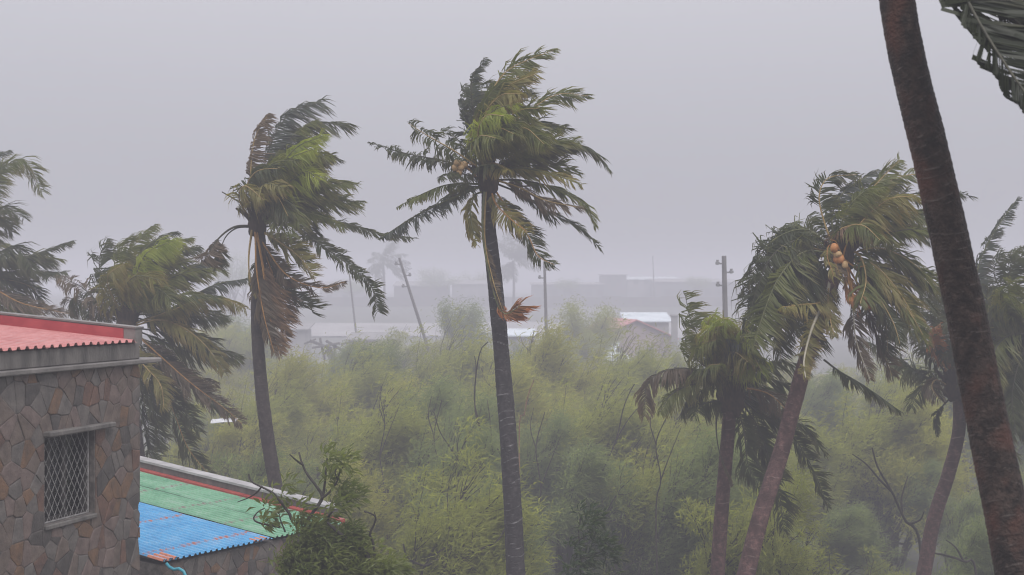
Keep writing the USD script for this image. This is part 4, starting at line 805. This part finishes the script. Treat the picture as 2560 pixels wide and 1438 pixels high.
def bush(px, ytop, Y, kind, rz):
    x = (px - CX) / F * Y; gz = float(ground_z(x, Y)); H = max(1.6, EYE - (ytop - HY) / F * Y - gz); m, h0 = BUSH_KINDS[kind][0], BUSH_KINDS[kind][1]; sc = H / h0
    lab = f'{KIND_WORD[kind]} bush {zone(px, Y)}'; grp = lab.replace('bush', 'bushes', 1)
    t = Thing('bush', lab, 'bush', (x, Y, gz - .1), grp); sx = max(sc, .8) * (.92 + .2 * RNG.random())
    t.x.AddRotateZOp().Set(float(rz)); t.x.AddScaleOp().Set((float(sx), float(sx), float(sc)))
    if kind not in proto:
        (wv, wf), (v, f), uv = bush_mesh(100 + kind, h0, BUSH_KINDS[kind][2], BUSH_KINDS[kind][3], BUSH_KINDS[kind][4], BUSH_KINDS[kind][5], BUSH_KINDS[kind][6])
        b = t.base; t.part('stems', (wv + b, wf), TWIG); t.part('crown', (v + b, f), BUSH[m], uv=uv); proto[kind] = t.path
    else:
        t.x.GetPrim().GetReferences().AddInternalReference(proto[kind]); t.x.GetPrim().SetInstanceable(True)
BR = np.random.default_rng(21)
TOPLINE = {96: [(480, 800), (560, 822), (640, 850), (720, 885), (800, 905), (880, 880), (950, 850), (1030, 838), (1110, 868), (1190, 880), (1290, 858), (1370, 838), (1440, 850), (1510, 895), (1580, 940), (1650, 950), (1730, 950), (1830, 900), (1930, 905), (2030, 920), (2130, 915), (2220, 900), (2310, 880), (2420, 860), (2520, 850), (2600, 850)]}
for Y, row in TOPLINE.items():
    for px, yt in row: bush(px + BR.uniform(-12, 12), yt + BR.uniform(-8, 8), Y + BR.uniform(-7, 5), int(BR.choice([1, 1, 2, 3, 2, 0])), BR.uniform(-40, 40))
for Y, y0, n, x0, x1 in ((78, 925, 19, 380, 2640), (65, 965, 16, 380, 2660), (54, 1015, 14, 360, 2680), (45, 1075, 12, 420, 2680), (38, 1145, 11, 560, 2700), (32.5, 1225, 9, 880, 2700)):
    for i in range(n):
        px = x0 + (x1 - x0) * (i + .5) / n + BR.uniform(-35, 35); yt = y0 + BR.uniform(-60, 40) + (40 if px > 2000 and Y < 60 else 0)
        k = int(BR.choice([0, 1, 2, 3, 4, 5, 6], p=[.18, .15, .11, .15, .17, .12, .12])); yy = Y + BR.uniform(-3.5, 3.5)
        if yy < 36 and 1180 < px < 1420: continue
        if yy < 60 and BR.random() < .22: continue
        if 1960 < px < 2480 and yy < 48: yt += 90; k = int(BR.choice([3, 4, 6]))
        bush(px, yt, yy, k, BR.uniform(-50, 50))
# taller feathery trees that stand up out of the thicket
for px, yt, Y, k in ((1335, 838, 56, 5), (1455, 858, 59, 0), (1535, 925, 52, 0), (1015, 832, 62, 0), (900, 868, 63, 4), (780, 885, 58, 0), (690, 905, 55, 5), (1130, 905, 51, 0), (960, 965, 45, 4), (1240, 935, 48, 5), (1400, 960, 44, 0), (1085, 1000, 42, 4), (830, 985, 43, 0),
                     (1660, 1085, 36, 4), (1580, 1020, 43, 0), (1740, 985, 47, 5), (2150, 900, 58, 0), (2290, 905, 60, 4), (2080, 985, 47, 0), (2240, 990, 46, 5), (560, 960, 50, 0), (1010, 1090, 36, 4), (1520, 1110, 37, 0)):
    bush(px, yt, Y, k, BR.uniform(-40, 40))
# rank grass and low growth between the bushes
def tufts(n, x0, x1, y0, y1, seed):
    rng = np.random.default_rng(seed); y = rng.uniform(y0, y1, n); x = rng.uniform(x0, x1, n) * (y / y1) + 0; z = ground_z(x, y) - .05
    p = np.stack([x, y, z], 1); keep = meshkit.fbm(p * [.3, .3, 0], 3, seed) > .42; p = p[keep]; n = len(p)
    d = unit(rng.normal(0, .45, (n, 3)) * [1, 1, .3] + V(.45, .05, 1)); l = rng.uniform(.3, .9, n); w = rng.uniform(.02, .05, n); b = unit(np.cross(d, rng.normal(0, 1, (n, 3))))
    d2 = unit(d + WIND * .8 + V(0, 0, -.3)); P1 = p + d * (l * .5)[:, None]; P2 = P1 + d2 * (l * .5)[:, None]
    v = np.stack([p - b * (w * .5)[:, None], p + b * (w * .5)[:, None], P1 - b * (w * .4)[:, None], P1 + b * (w * .4)[:, None], P2], 1).reshape(-1, 3)
    uv = np.tile(np.array([[0, 0.], [0, 0], [.5, 0], [.5, 0], [1, 0]]), (n, 1)); base = (np.arange(n) * 5)[:, None]
    return (v, np.concatenate([base + np.array([q]) for q in ([0, 1, 3], [0, 3, 2], [2, 3, 4])])), uv
m, uv = tufts(60000, -44, 44, 24, 100, 4)
structure('undergrowth', m, BUSH[2], kind='stuff', uv=uv, label='rank grass and low growth covering the ground under the thicket', category='grass')

# bare wind-bent saplings and dead branches that show against the thicket
def sapling(label, lines, Y, r=.035, m=TWIG, name='bare_sapling', root=None):
    first = lines[0]; b = P(first[0][0], first[0][1], Y); gz = float(ground_z(b[0], Y)) - .1
    t = Thing(name, label, 'sapling', (b[0], Y, gz))
    for i, ln in enumerate(lines):
        c = px_curve(ln, Y, .3 * (i % 3 - 1))
        if i == 0 and c[0][2] > gz + .05: c = np.vstack([V(c[0][0] + .1, Y, gz), c])
        k = 40 if i == 0 else 22; rr = r if i == 0 else r * .55
        t.part('stem' if i == 0 else 'branch', tube(spline(c, k), np.linspace(rr, rr * .35, k), 6), m, smooth=True)
sapling('bare sapling curving up left of the central trunk, tip swept over', [[(1262, 1180), (1215, 1105), (1190, 1040), (1188, 960), (1200, 880), (1220, 855)], [(1200, 1070), (1186, 1000), (1190, 920), (1186, 890)], [(1232, 1130), (1225, 1050), (1218, 1000)]], 36)
sapling('long thin bare sapling arching up to the right of the central trunk', [[(1425, 1270), (1450, 1275), (1500, 1190), (1540, 1100), (1556, 1030), (1570, 990), (1586, 960)], [(1540, 1100), (1570, 1050), (1600, 1015)], [(1425, 1270), (1440, 1200), (1470, 1150)]], 37)
sapling('orange-brown peeled twig standing just right of the central trunk', [[(1298, 1100), (1310, 1040), (1320, 990), (1335, 950)], [(1315, 1010), (1325, 970)]], 34, .03, TWIG_O)
sapling('dark dead branch lying across the bottom of the thicket left of the central trunk', [[(1120, 1430), (1060, 1415), (1020, 1395), (1008, 1360)], [(1120, 1430), (1170, 1390), (1180, 1350), (1182, 1325)], [(1180, 1380), (1240, 1355), (1265, 1315)], [(1110, 1430), (1105, 1400), (1092, 1385)]], 29, .05, TWIG, 'dead_branch')
sapling('dead forked sapling leaning left between the leaning palm and the far right palm', [[(2300, 1365), (2262, 1300), (2230, 1230), (2195, 1170), (2180, 1120)], [(2230, 1230), (2200, 1200), (2165, 1160), (2130, 1135)], [(2255, 1285), (2255, 1240), (2270, 1190)], [(2275, 1310), (2300, 1300), (2310, 1280)]], 32, .05)
sapling('bare twiggy sapling below the thicket foliage beside the tall left palm', [[(1140, 1190), (1130, 1130), (1100, 1080), (1085, 1030)], [(1130, 1130), (1140, 1080)]], 36, .03)
for q, yy, lb in (([(1090, 1270), (1098, 1180), (1085, 1090), (1105, 1000)], 39, 'thin upright bare stem in the thicket halfway between left and central palms'), ([(1345, 1330), (1352, 1220), (1340, 1120), (1362, 1030)], 38, 'thin upright bare stem in the thicket close right of the central trunk'),
                  ([(960, 1230), (950, 1140), (962, 1060), (950, 990)], 40, 'thin upright bare stem in the thicket above the leafy tree'), ([(1640, 1290), (1652, 1200), (1640, 1110), (1668, 1040)], 33, 'thin upright bare stem left of the short palm trunk')):
    sapling(lb, [q, [q[1], (q[1][0] + 22, q[1][1] - 60), (q[1][0] + 50, q[1][1] - 130)], [q[2], (q[2][0] - 14, q[2][1] - 50), (q[2][0] - 6, q[2][1] - 100)]], yy, .03)
sapling('low bare branch sweeping along the ground at the bottom right', [[(2440, 1435), (2410, 1405), (2370, 1390), (2330, 1382)], [(2410, 1405), (2390, 1370), (2365, 1350)]], 30, .05, TWIG, 'dead_branch')

# ------------------------------------------------------------------ near leafy trees at the bottom edge
LEAFY = mat_leaf('broadleaf_green', (.07, .095, .02), (.20, .225, .05), (.11, .11, .05), trans=.3, rough=.4)
LEAFY_D = mat_leaf('broadleaf_dark', (.045, .06, .016), (.12, .14, .036), (.06, .07, .03), trans=.25, rough=.4)
BARK_D = mat_noise('branch_bark', (.022, .019, .017), (.055, .047, .041), 12, .65, .3)
def leaves(ctr, n, rad, size=(.09, .16), wid=.26, wind=.5, seed=0, up=.25):
    """elongated leaves round the points ctr, each a folded blade of six triangles."""
    rng = np.random.default_rng(seed); ctr = np.atleast_2d(ctr); i = rng.integers(0, len(ctr), n); o = rng.normal(0, 1, (n, 3)) * rad
    p = ctr[i] + o * .5; d = unit(unit(o) * .7 + WIND * wind + V(0, 0, up) + rng.normal(0, .35, (n, 3))); l = rng.uniform(*size, n); w = l * wid * rng.uniform(.8, 1.2, n)
    b = unit(np.cross(d, rng.normal(0, 1, (n, 3)) + V(0, 0, 1))); nn = np.cross(b, d); d2 = unit(d + V(0, 0, -.35) + WIND * .25)
    P1 = p + d * (l * .45)[:, None]; P2 = P1 + d2 * (l * .55)[:, None]; fold = nn * (w * .25)[:, None]
    v = np.stack([p, P1 - b * (w * .5)[:, None] + fold, P1, P1 + b * (w * .5)[:, None] + fold, P2], 1).reshape(-1, 3)
    uv = np.tile(np.array([[0, 0.], [.5, 0], [.5, 0], [.5, 0], [1, 0]]), (n, 1)); k = (np.arange(n) * 5)[:, None]
    return (v, np.concatenate([k + np.array([q]) for q in ([0, 1, 2], [0, 2, 3], [1, 4, 2], [2, 4, 3])])), uv
def near_tree(name, label, Y, branches, clusters, bodies, seed, m, md, rmax=.05):
    b0 = P(branches[0][1][0][0], 1438, Y); t = Thing(name, label, 'tree', (b0[0], Y, 0)); rng = np.random.default_rng(seed)
    for i, (r, ln) in enumerate(branches):
        c = px_curve(ln, Y, rng.uniform(-.25, .25) if i else 0)
        if i == 0: c = np.vstack([V(c[0][0] - .3, Y, -.1), V(c[0][0] - .1, Y, c[0][2] * .5), c])
        k = 60 if i == 0 else 26; sm = spline(c, k); sm = sm + .012 * (np.stack([meshkit.noise(sm * 6 + q, seed) for q in (0, 31, 57)], 1) - .5)
        t.part('trunk' if i == 0 else 'branch', tube(sm, np.linspace(r, r * .45, k), 7), BARK_D, smooth=True)
    for (px, py, rad, n) in clusters:
        c = P(px, py, Y + rng.uniform(-.25, .25)); mm, uv = leaves(c, int(n * 1.5), rad * 1.1, size=(.10, .18), seed=int(px * 7 + py)); t.part('leaf_cluster', mm, m, uv=uv, kind='stuff')
    for (px, py, rx, ry, n, sz) in bodies:
        q = unit(rng.normal(0, 1, (260, 3))) * (rng.random((260, 1)) ** .5); s = Y / F
        c = P(px, py, Y) + q * [rx * s, rx * s * .8, ry * s]; c = c[meshkit.noise(c * 3.2, seed) > .36]
        mm, uv = leaves(c, n, .10, size=sz, seed=int(px + py), wid=.22); t.part('foliage', mm, m, uv=uv, kind='stuff')
        mm, uv = leaves(c * .9 + P(px, py, Y) * .1, n // 2, .08, size=sz, seed=int(px + py + 1), wid=.25); t.part('foliage', mm, md if seed == 33 else m, uv=uv, kind='stuff')
near_tree('leafy_tree', 'wind-torn leafy tree with bare twigs in front of the blue roof at the bottom', 17.2,
    [(.06, [(830, 1440), (815, 1380), (800, 1330)]),
     (.022, [(787, 1274), (805, 1244), (790, 1215), (765, 1180), (753, 1152), (747, 1131)]), (.014, [(758, 1163), (740, 1150), (725, 1136)]),
     (.022, [(770, 1300), (787, 1274), (805, 1244), (811, 1215), (814, 1183), (818, 1146)]), (.016, [(803, 1246), (822, 1232), (842, 1205), (850, 1180), (864, 1160)]), (.012, [(845, 1200), (838, 1180), (845, 1165)]),
     (.034, [(925, 1400), (908, 1378), (872, 1350), (845, 1330), (818, 1306)]), (.02, [(818, 1306), (822, 1290), (832, 1280)]),
     (.018, [(936, 1400), (936, 1385), (930, 1350), (925, 1333), (936, 1312), (940, 1293), (925, 1283), (910, 1279)]), (.01, [(927, 1333), (918, 1325)]), (.008, [(940, 1293), (936, 1280)]),
     (.02, [(728, 1300), (722, 1283), (700, 1255), (685, 1235), (655, 1218), (630, 1205), (622, 1186)]), (.012, [(655, 1216), (640, 1232), (618, 1246), (594, 1256)]),
     (.016, [(700, 1318), (670, 1312), (645, 1306), (635, 1296), (645, 1280), (662, 1270)]), (.012, [(712, 1330), (702, 1300), (698, 1285)]),
     (.018, [(860, 1440), (880, 1420), (905, 1430)]), (.014, [(900, 1440), (912, 1415), (905, 1398)])],
    [(826, 1138, .12, 26), (818, 1152, .10, 18), (862, 1155, .12, 26), (872, 1162, .08, 14), (815, 1185, .08, 14), (826, 1200, .09, 16), (707, 1228, .07, 10), (718, 1208, .07, 10), (712, 1240, .09, 16), (676, 1268, .10, 22), (668, 1300, .09, 18), (660, 1306, .07, 12),
     (860, 1232, .13, 34), (880, 1225, .12, 26), (892, 1240, .10, 20), (848, 1250, .13, 30), (866, 1258, .12, 26), (838, 1262, .10, 18), (758, 1275, .11, 24), (740, 1285, .10, 20), (700, 1285, .07, 10), (830, 1290, .08, 14), (985, 1418, .12, 26), (1000, 1424, .08, 14), (965, 1425, .1, 18), (950, 1368, .06, 6)],
    [(785, 1352, 66, 46, 1500, (.08, .15)), (815, 1405, 125, 60, 2600, (.08, .15)), (757, 1425, 62, 55, 1000, (.08, .15)), (930, 1425, 80, 26, 700, (.08, .14)), (865, 1350, 50, 35, 500, (.08, .14))], 31, LEAFY, LEAFY_D)
near_tree('leafy_shoot', 'slender leafy shoot rising from the bottom edge right of the central palm', 20.5,
    [(.02, [(1452, 1440), (1450, 1380), (1447, 1330), (1452, 1285)]), (.012, [(1448, 1350), (1480, 1330), (1495, 1310)]), (.012, [(1450, 1400), (1490, 1385), (1520, 1370)]), (.01, [(1449, 1375), (1432, 1365)])],
    [(1478, 1305, .13, 34), (1490, 1298, .1, 22), (1468, 1318, .12, 26), (1450, 1280, .08, 12), (1490, 1355, .13, 34), (1510, 1362, .13, 34), (1528, 1372, .11, 26), (1522, 1395, .12, 26), (1430, 1362, .1, 20), (1450, 1395, .12, 26), (1470, 1392, .12, 26), (1440, 1420, .14, 40), (1425, 1435, .12, 30), (1470, 1430, .12, 30), (1530, 1440, .08, 12)],
    [], 33, mat_leaf('shoot_green', (.014, .028, .010), (.045, .070, .020), (.07, .08, .03), trans=.3, rough=.4), LEAFY_D)

# ------------------------------------------------------------------ the far village in the haze
WALLM = mat_noise('mauve_plaster', (.22, .165, .165), (.30, .23, .225), .8, .8, .2, 6)
GREYW = mat_noise('grey_plaster', (.20, .19, .19), (.28, .27, .265), .6, .8, .2, 6)
DARKW = mat_noise('dark_far_wall', (.10, .095, .09), (.15, .14, .135), .3, .8, .2, 6)
REDR = mat_noise('far_red_roof', (.40, .12, .12), (.48, .18, .17), 1.0, .45, .4, 6)
WHITER = mat_noise('pale_blue_sheet', (.50, .56, .60), (.66, .72, .76), .7, .35, .5, 6)
DARKR = mat_noise('far_grey_roof', (.16, .15, .15), (.24, .225, .22), .8, .5, .4, 6)
OPEN = mat_noise('dark_opening', (.03, .03, .03), (.05, .05, .05), 1, .6, .3)
POLE = mat_noise('pole_wood', (.085, .080, .078), (.15, .14, .135), 4, .7, .3, stretch=(3, 3, .5))
METAL = mat_noise('dull_metal', (.14, .14, .14), (.22, .22, .22), 4, .4, .5)
def house(label, x0p, x1p, Y, ybase, yeave, yridge, wm, rm, depth=7.0, yaw=0.0, gable=True, wins=(), name='far_house', over=.35, group=None):
    a, b = P(x0p, ybase, Y), P(x1p, ybase, Y); w = b[0] - a[0]; cx = (a[0] + b[0]) / 2; gz = float(ground_z(cx, Y)) - .5; ze = P(0, yeave, Y)[2]; zr = P(0, yridge, Y)[2]
    t = Thing(name, label, 'house', (cx, Y, gz), group); c, s = math.cos(yaw), math.sin(yaw); A = np.array([V(c, s, 0), V(-s, c, 0), Zup]); O = V(cx, Y, 0)
    if gable:                                                                                  # gable end faces the viewer, ridge runs away
        pr = trimesh.creation.extrude_polygon(Polygon([(-w / 2, gz), (w / 2, gz), (w / 2, ze), (0, zr), (-w / 2, ze)]), depth, engine='earcut'); v = pr.vertices
        wp = t.part('wall', (O + v[:, :1] * A[0] + v[:, 2:3] * A[1] + v[:, 1:2] * A[2], pr.faces), wm)
        sl = (zr - ze) / (w / 2)
        for sg in (-1, 1):
            q = [O + A[0] * sg * x + A[1] * y + Zup * (zr - sl * x + h) for x in (0 if sg > 0 else .01, w / 2 + over) for y in (-over, depth + over) for h in (.03, .13)]
            t.part('roof', trimesh.convex.convex_hull(np.array(q)), rm)
    else:
        wp = t.part('wall', obox(O, A, (-w / 2, 0, gz), (w / 2, depth, ze)), wm)
        q = [O + A[0] * x + A[1] * y + Zup * ((ze + .02 if y < 0 else zr) + h) for x in (-w / 2 - over, w / 2 + over) for y in (-over, depth + over) for h in (0, .12)]
        t.part('roof', trimesh.convex.convex_hull(np.array(q)), rm)
    for (u0, u1, h0, h1) in wins:
        t.part('window', obox(O, A, (-w / 2 + u0, -.04, gz + .5 + h0), (-w / 2 + u1, .06, gz + .5 + h1)), OPEN, parent=wp)
    return t
hs = house('mauve gabled house with pale red roof standing beyond the thicket', 1490, 1690, 132, 925, 846, 802, WALLM, REDR, 9, .22, True, [(1.5, 2.5, .8, 2.0), (4.6, 5.5, 0, 2.0)])
house('small house with pale blue-white sheet roof just behind the mauve gabled house', 1568, 1672, 146, 830, 806, 786, GREYW, WHITER, 5, 0, False)
ch = Thing('gate_pillar', 'grey square pillar at the right end of the mauve gabled house', 'pillar', P(1686, 925, 131)); b0 = P(1686, 0, 131)
ch.part('shaft', bev(V(b0[0], 131, 0), I3, (-.28, -.28, .8), (.28, .28, 6.3), .03), GREYW); ch.part('cap', bev(V(b0[0], 131, 0), I3, (-.36, -.36, 6.3), (.36, .36, 6.5), .03), GREYW)
house('low shed roof showing as a pale strip above the thicket, left of the central palm', 872, 990, 128, 900, 852, 838, WALLM, DARKR, 5, 0, False, name='far_shed')
house('low shed with bright sheet roof right beside the central trunk at thicket height', 1262, 1330, 132, 900, 842, 828, GREYW, WHITER, 4, 0, False, name='far_shed')
house('small shed with slanting bright roof edge in front of the mauve gabled house', 1480, 1525, 122, 930, 888, 862, GREYW, WHITER, 4, -.2, False, name='far_shed')
house('tiny shed with pale blue sheet roof below the right part of the mauve house', 1540, 1585, 116, 950, 912, 890, GREYW, WHITER, 4, .2, False, name='far_shed')
house('grey hut half hidden behind the tall left palm trunk', 700, 765, 150, 880, 826, 812, GREYW, DARKR, 4, 0, False, name='far_shed')
house('long dark two-storey block on the rise right of the central palm', 1330, 1510, 322, 760, 712, 706, DARKW, DARKR, 14, 0, False, [(2.0 + 2.6 * k, 3.2 + 2.6 * k, 1.2, 2.6) for k in range(6)], name='far_building')
house('taller grey block with flat roof in the middle of the far building row', 1506, 1566, 326, 760, 688, 686, DARKW, DARKR, 12, 0, False, [(1.2, 2.2, 4.2, 5.4), (3.2, 4.2, 4.2, 5.4)], name='far_building')
house('pale long block with light roof in the far building row, left of the utility pole', 1568, 1700, 330, 760, 700, 692, GREYW, WHITER, 14, 0, False, [(1.5 + 2.4 * k, 2.6 + 2.4 * k, 3.6, 4.8) for k in range(4)], name='far_building')
house('dark block at the right end of the far building row, behind the utility pole', 1640, 1850, 318, 760, 706, 697, DARKW, DARKR, 14, 0, False, [(2.0 + 3 * k, 3.4 + 3 * k, 1.4, 2.8) for k in range(6)], name='far_building')
house('dark low house on the far rise just left of the central trunk', 1130, 1232, 300, 770, 712, 700, GREYW, DARKR, 10, 0, False, [(1.0, 2.2, .6, 1.8), (3.2, 4.6, .6, 1.8), (6, 7, .6, 1.8)], name='far_building')
house('grey low house on the far rise beside the leaning utility pole', 985, 1120, 305, 770, 716, 704, DARKW, DARKR, 10, 0, False, [(1.2, 2.4, .5, 1.7), (4.0, 5.4, .5, 1.7), (8, 9.2, .5, 1.7)], name='far_building')
house('faint pale house on the far rise right of the tall left palm', 800, 935, 312, 770, 716, 705, GREYW, DARKR, 10, 0, False, [(1.5, 2.7, .5, 1.7), (5, 6.2, .5, 1.7)], name='far_building')
wl = Thing('boundary_wall', 'long grey boundary wall crossing the far slope behind the utility poles', 'wall', P(1300, 760, 290))
xw = np.linspace(P(760, 0, 290)[0], P(1900, 0, 290)[0], 24)
for i in range(23):
    wl.part('wall_panel', bev(V(0, 290, 0), I3, (xw[i] + .02, -.15, 4.2), (xw[i + 1] - .02, .15, 7.0 + .25 * (i % 3 == 0)), .03), DARKW)

def pole(label, x0, y0, x1, y1, Y, r=.14, brackets=(), name='utility_pole'):
    top, low = P(x0, y0, Y), P(x1, y1, Y); d = (low - top) / max(abs(low[2] - top[2]), 1e-3); gz = float(ground_z(low[0], Y)) - .3
    base = low + d * max(low[2] - gz, 0); t = Thing(name, label, 'pole', base)
    t.part('shaft', tube(np.array([base, (base + top) / 2, top]), [r * 1.25, r * 1.1, r * .85], 10), POLE, smooth=40)
    for (f, sg) in brackets:
        p = top + (base - top) * f
        t.part('bracket', tube(np.array([p, p + V(sg * .34, -.05, 0)]), .04, 6), METAL)
        t.part('insulator', trimesh.util.concatenate([trimesh.creation.cylinder(.11, .12).apply_translation(p + V(sg * .34, -.05, .02)), trimesh.creation.cylinder(.07, .24).apply_translation(p + V(sg * .34, -.05, .06))]), METAL, smooth=40)
pole('upright wooden utility pole with three insulators, left of the right-hand palms', 1810, 640, 1814, 830, 70, .135, [(.035, -1), (.075, 1), (.135, -1)])
pole('upright utility pole standing just right of the central palm', 1361, 655, 1366, 835, 92, .10, [(.05, 1), (.10, -1)])
pole('strongly leaning utility pole left of the central palm', 998, 645, 1057, 830, 95, .10, [(.04, -1), (.11, 1), (.18, -1)])
pole('faint thin leaning pole between the tall left palm and the leaning utility pole', 874, 690, 890, 832, 135, .085)
pole('thin faint aerial mast rising over the far buildings', 1632, 640, 1634, 700, 300, .12, name='aerial_mast')

def round_tree(label, px, ytop, ybase, wpx, Y, seed, m, strands=14000, name='far_tree', squash=1.0):
    b = P(px, ybase, Y); gz = float(ground_z(b[0], Y)) - .1; ztop = P(px, ytop, Y)[2]; H = ztop - gz; R = wpx / 2 * Y / F; rng = np.random.default_rng(seed)
    t = Thing(name, label, 'tree', (b[0], Y, gz)); B0 = V(b[0], Y, gz); wood, tips = [], []
    for k in range(rng.integers(3, 5)):
        d = unit(V(rng.normal(0, .3), rng.normal(0, .3), 1)); fork = B0 + d * H * rng.uniform(.32, .45); wood.append(tube(spline([B0 + V(rng.normal(0, .1), 0, 0), (B0 + fork) / 2 + rng.normal(0, .08, 3), fork], 10), np.linspace(.14, .08, 10), 6))
        for j in range(6):
            a = rng.uniform(0, 6.28); rr = R * rng.uniform(.3, .92); tip = V(B0[0] + math.cos(a) * rr, Y + math.sin(a) * rr * .8, gz + H * rng.uniform(.62, .96) - rr * .16 * squash)
            wood.append(tube(spline([fork, (fork + tip) / 2 + rng.normal(0, .15, 3), tip], 10), np.linspace(.07, .02, 10), 4)); tips += [tip, fork * .25 + tip * .75]
    t.part('trunk', cat(wood), TWIG, smooth=True); tips = np.array(tips); n = strands
    p = tips[rng.integers(0, len(tips), n)] + rng.normal(0, 1, (n, 3)) * [R * .17, R * .17, H * .06]
    d = unit(rng.normal(0, .6, (n, 3)) + WIND * .5); l = rng.uniform(.16, .4, n); w = rng.uniform(.03, .06, n); b2 = unit(np.cross(d, rng.normal(0, 1, (n, 3))))
    P1 = p + d * (l * .5)[:, None]; P2 = P1 + unit(d + WIND * .4 + V(0, 0, -.2)) * (l * .5)[:, None]
    v = np.stack([p, p + b2 * .005, P1 - b2 * (w * .5)[:, None], P1 + b2 * (w * .5)[:, None], P2], 1).reshape(-1, 3); base = (np.arange(n) * 5)[:, None]
    t.part('crown', (v, np.concatenate([base + np.array([q]) for q in ([0, 1, 3], [0, 3, 2], [2, 3, 4])])), m, uv=np.tile(np.array([[0, 0.], [0, 0], [.5, 0], [.5, 0], [1, 0]]), (n, 1)))
round_tree('spreading tree with forked bare trunks left of the mauve gabled house', 1478, 752, 870, 165, 104, 51, BUSH[0], 12000)
round_tree('small rounded tree directly left of the central trunk, above the thicket', 1165, 756, 870, 130, 104, 53, BUSH[2], 9000)
round_tree('slim pale shrub in front of the mauve gabled house', 1600, 868, 930, 44, 112, 54, BUSH[0], 1600)
round_tree('young tree poking above the thicket behind the tall left palm', 590, 770, 880, 150, 108, 55, BUSH[2], 8000)
round_tree('big rounded far tree behind the leaning utility pole', 1100, 668, 740, 120, 300, 56, BUSH[2], 9000)
round_tree('broad far tree mass right of the tall left palm, faint in the haze', 880, 690, 745, 150, 300, 57, BUSH[2], 8000)
round_tree('faint tall tree clump left of the tall left palm', 580, 630, 760, 110, 230, 58, BUSH[2], 9000)
round_tree('faint rounded tree in front of the long dark far block', 1420, 690, 745, 70, 312, 63, BUSH[2], 5000)
round_tree('faint rounded tree before the right end of the far building row', 1745, 688, 745, 80, 308, 64, BUSH[2], 5000)
round_tree('faint tree just left of the central trunk on the far rise', 1190, 676, 740, 80, 310, 59, BUSH[2], 6000)

def far_palm(label, px, py, ybase, Y, rpx, seed, n=22, sweep=.35):
    b = P(px, ybase, Y); gz = float(ground_z(b[0], Y)) - .2; h = P(px, py, Y); rng = np.random.default_rng(seed); t = Thing('far_palm', label, 'palm', (b[0], Y, gz)); R = rpx * Y / F
    t.part('trunk', tube(spline([V(b[0], Y, gz), (V(b[0], Y, gz) + h) / 2 + V(.2, 0, 0), h], 14), np.linspace(.26, .17, 14), 8), TR['mid'], smooth=True)
    for i in range(n):
        a = i * 2.399; el = rng.uniform(-.75, 1.35); d = unit(V(math.cos(a) * math.cos(el), math.sin(a) * math.cos(el), math.sin(el))); c = [h]; p = h
        for k in range(6):
            p = p + d * R * 1.15 / 6; c.append(p); d = unit(d + WIND * sweep * .35 + V(0, 0, -.14))
        m, uv = blades(np.array(c), R * .30, dens=14, w=.35, g=.45, seed=seed * 50 + i, width=.085, start=.1, roll=rng.uniform(0, 1), seg=3); t.part('frond', m, FR['dark'], uv=uv)
far_palm('faint hazy palm behind the tip of the leaning utility pole', 958, 655, 750, 250, 62, 61)
far_palm('faint hazy palm with round crown right of the central trunk', 1282, 652, 750, 255, 66, 62, 28, .15)

# wreckage and scraps that show pale through the thicket
def wreck():
    t = Thing('wrecked_frame', 'collapsed grey timber and sheet wreck at the back of the thicket', 'wreckage', P(830, 900, 105)); rng = np.random.default_rng(71)
    for (x0, y0, x1, y1, r) in ((775, 852, 830, 872, .10), (800, 845, 812, 900, .08), (815, 852, 862, 880, .10), (835, 862, 842, 915, .08), (852, 862, 885, 852, .07), (780, 870, 850, 858, .08), (760, 860, 790, 848, .06)):
        t.part('beam', bev(*(lambda a, b: (a, np.array([unit(b - a), V(0, 1, 0), unit(np.cross(unit(b - a), V(0, 1, 0)))]), (0, -r, -r), (np.linalg.norm(b - a), r, r)))(P(x0, y0, 105 + rng.uniform(-.5, .5)), P(x1, y1, 105)), .02), POLE)
    t.part('sheet', bev(P(832, 900, 105.3), np.array([unit(V(.4, .2, -1)), V(0, 1, 0), V(1, 0, .4)]), (-.9, -.02, -.25), (.9, .02, .25), .005), DARKR)
wreck()
def scrap(label, px, py, Y, w, h, m, yaw, tilt, seed):
    rng = np.random.default_rng(seed); o = P(px, py, Y); c, s = math.cos(yaw), math.sin(yaw); k = 10
    xs, ys = np.meshgrid(np.linspace(-w / 2, w / 2, k), np.linspace(-h / 2, h / 2, 5)); zz = .10 * (meshkit.fbm(np.stack([xs * 2.5, ys * 2.5, xs * 0 + seed], -1), 3, seed) - .5)
    xs = xs + .12 * w * (meshkit.noise(np.stack([xs * 0 + seed, ys * 5, xs * 0], -1), seed) - .5)
    v = np.stack([xs * c - ys * s, xs * s + ys * c, zz + ys * tilt], -1).reshape(-1, 3)
    i, j = np.meshgrid(np.arange(4), np.arange(k - 1), indexing='ij'); q = np.stack([i * k + j, i * k + j + 1, (i + 1) * k + j + 1, (i + 1) * k + j], -1).reshape(-1, 4)
    f = np.vstack([q[:, [0, 1, 2]], q[:, [0, 2, 3]]]); n = len(v); top = v + [0, 0, .008]; ff = np.vstack([f[:, ::-1], f + n])
    t = Thing('torn_sheet', label, 'sheet', o); t.part('sheet', (np.vstack([v, top]) + o, ff), m)
WHITE = mat_noise('white_plastic', (.40, .40, .41), (.55, .55, .56), 3, .35, .5)
scrap('torn white sheet caught in the thicket left of the tall left palm', 562, 1052, 41, .75, .2, WHITE, .05, .5, 1)
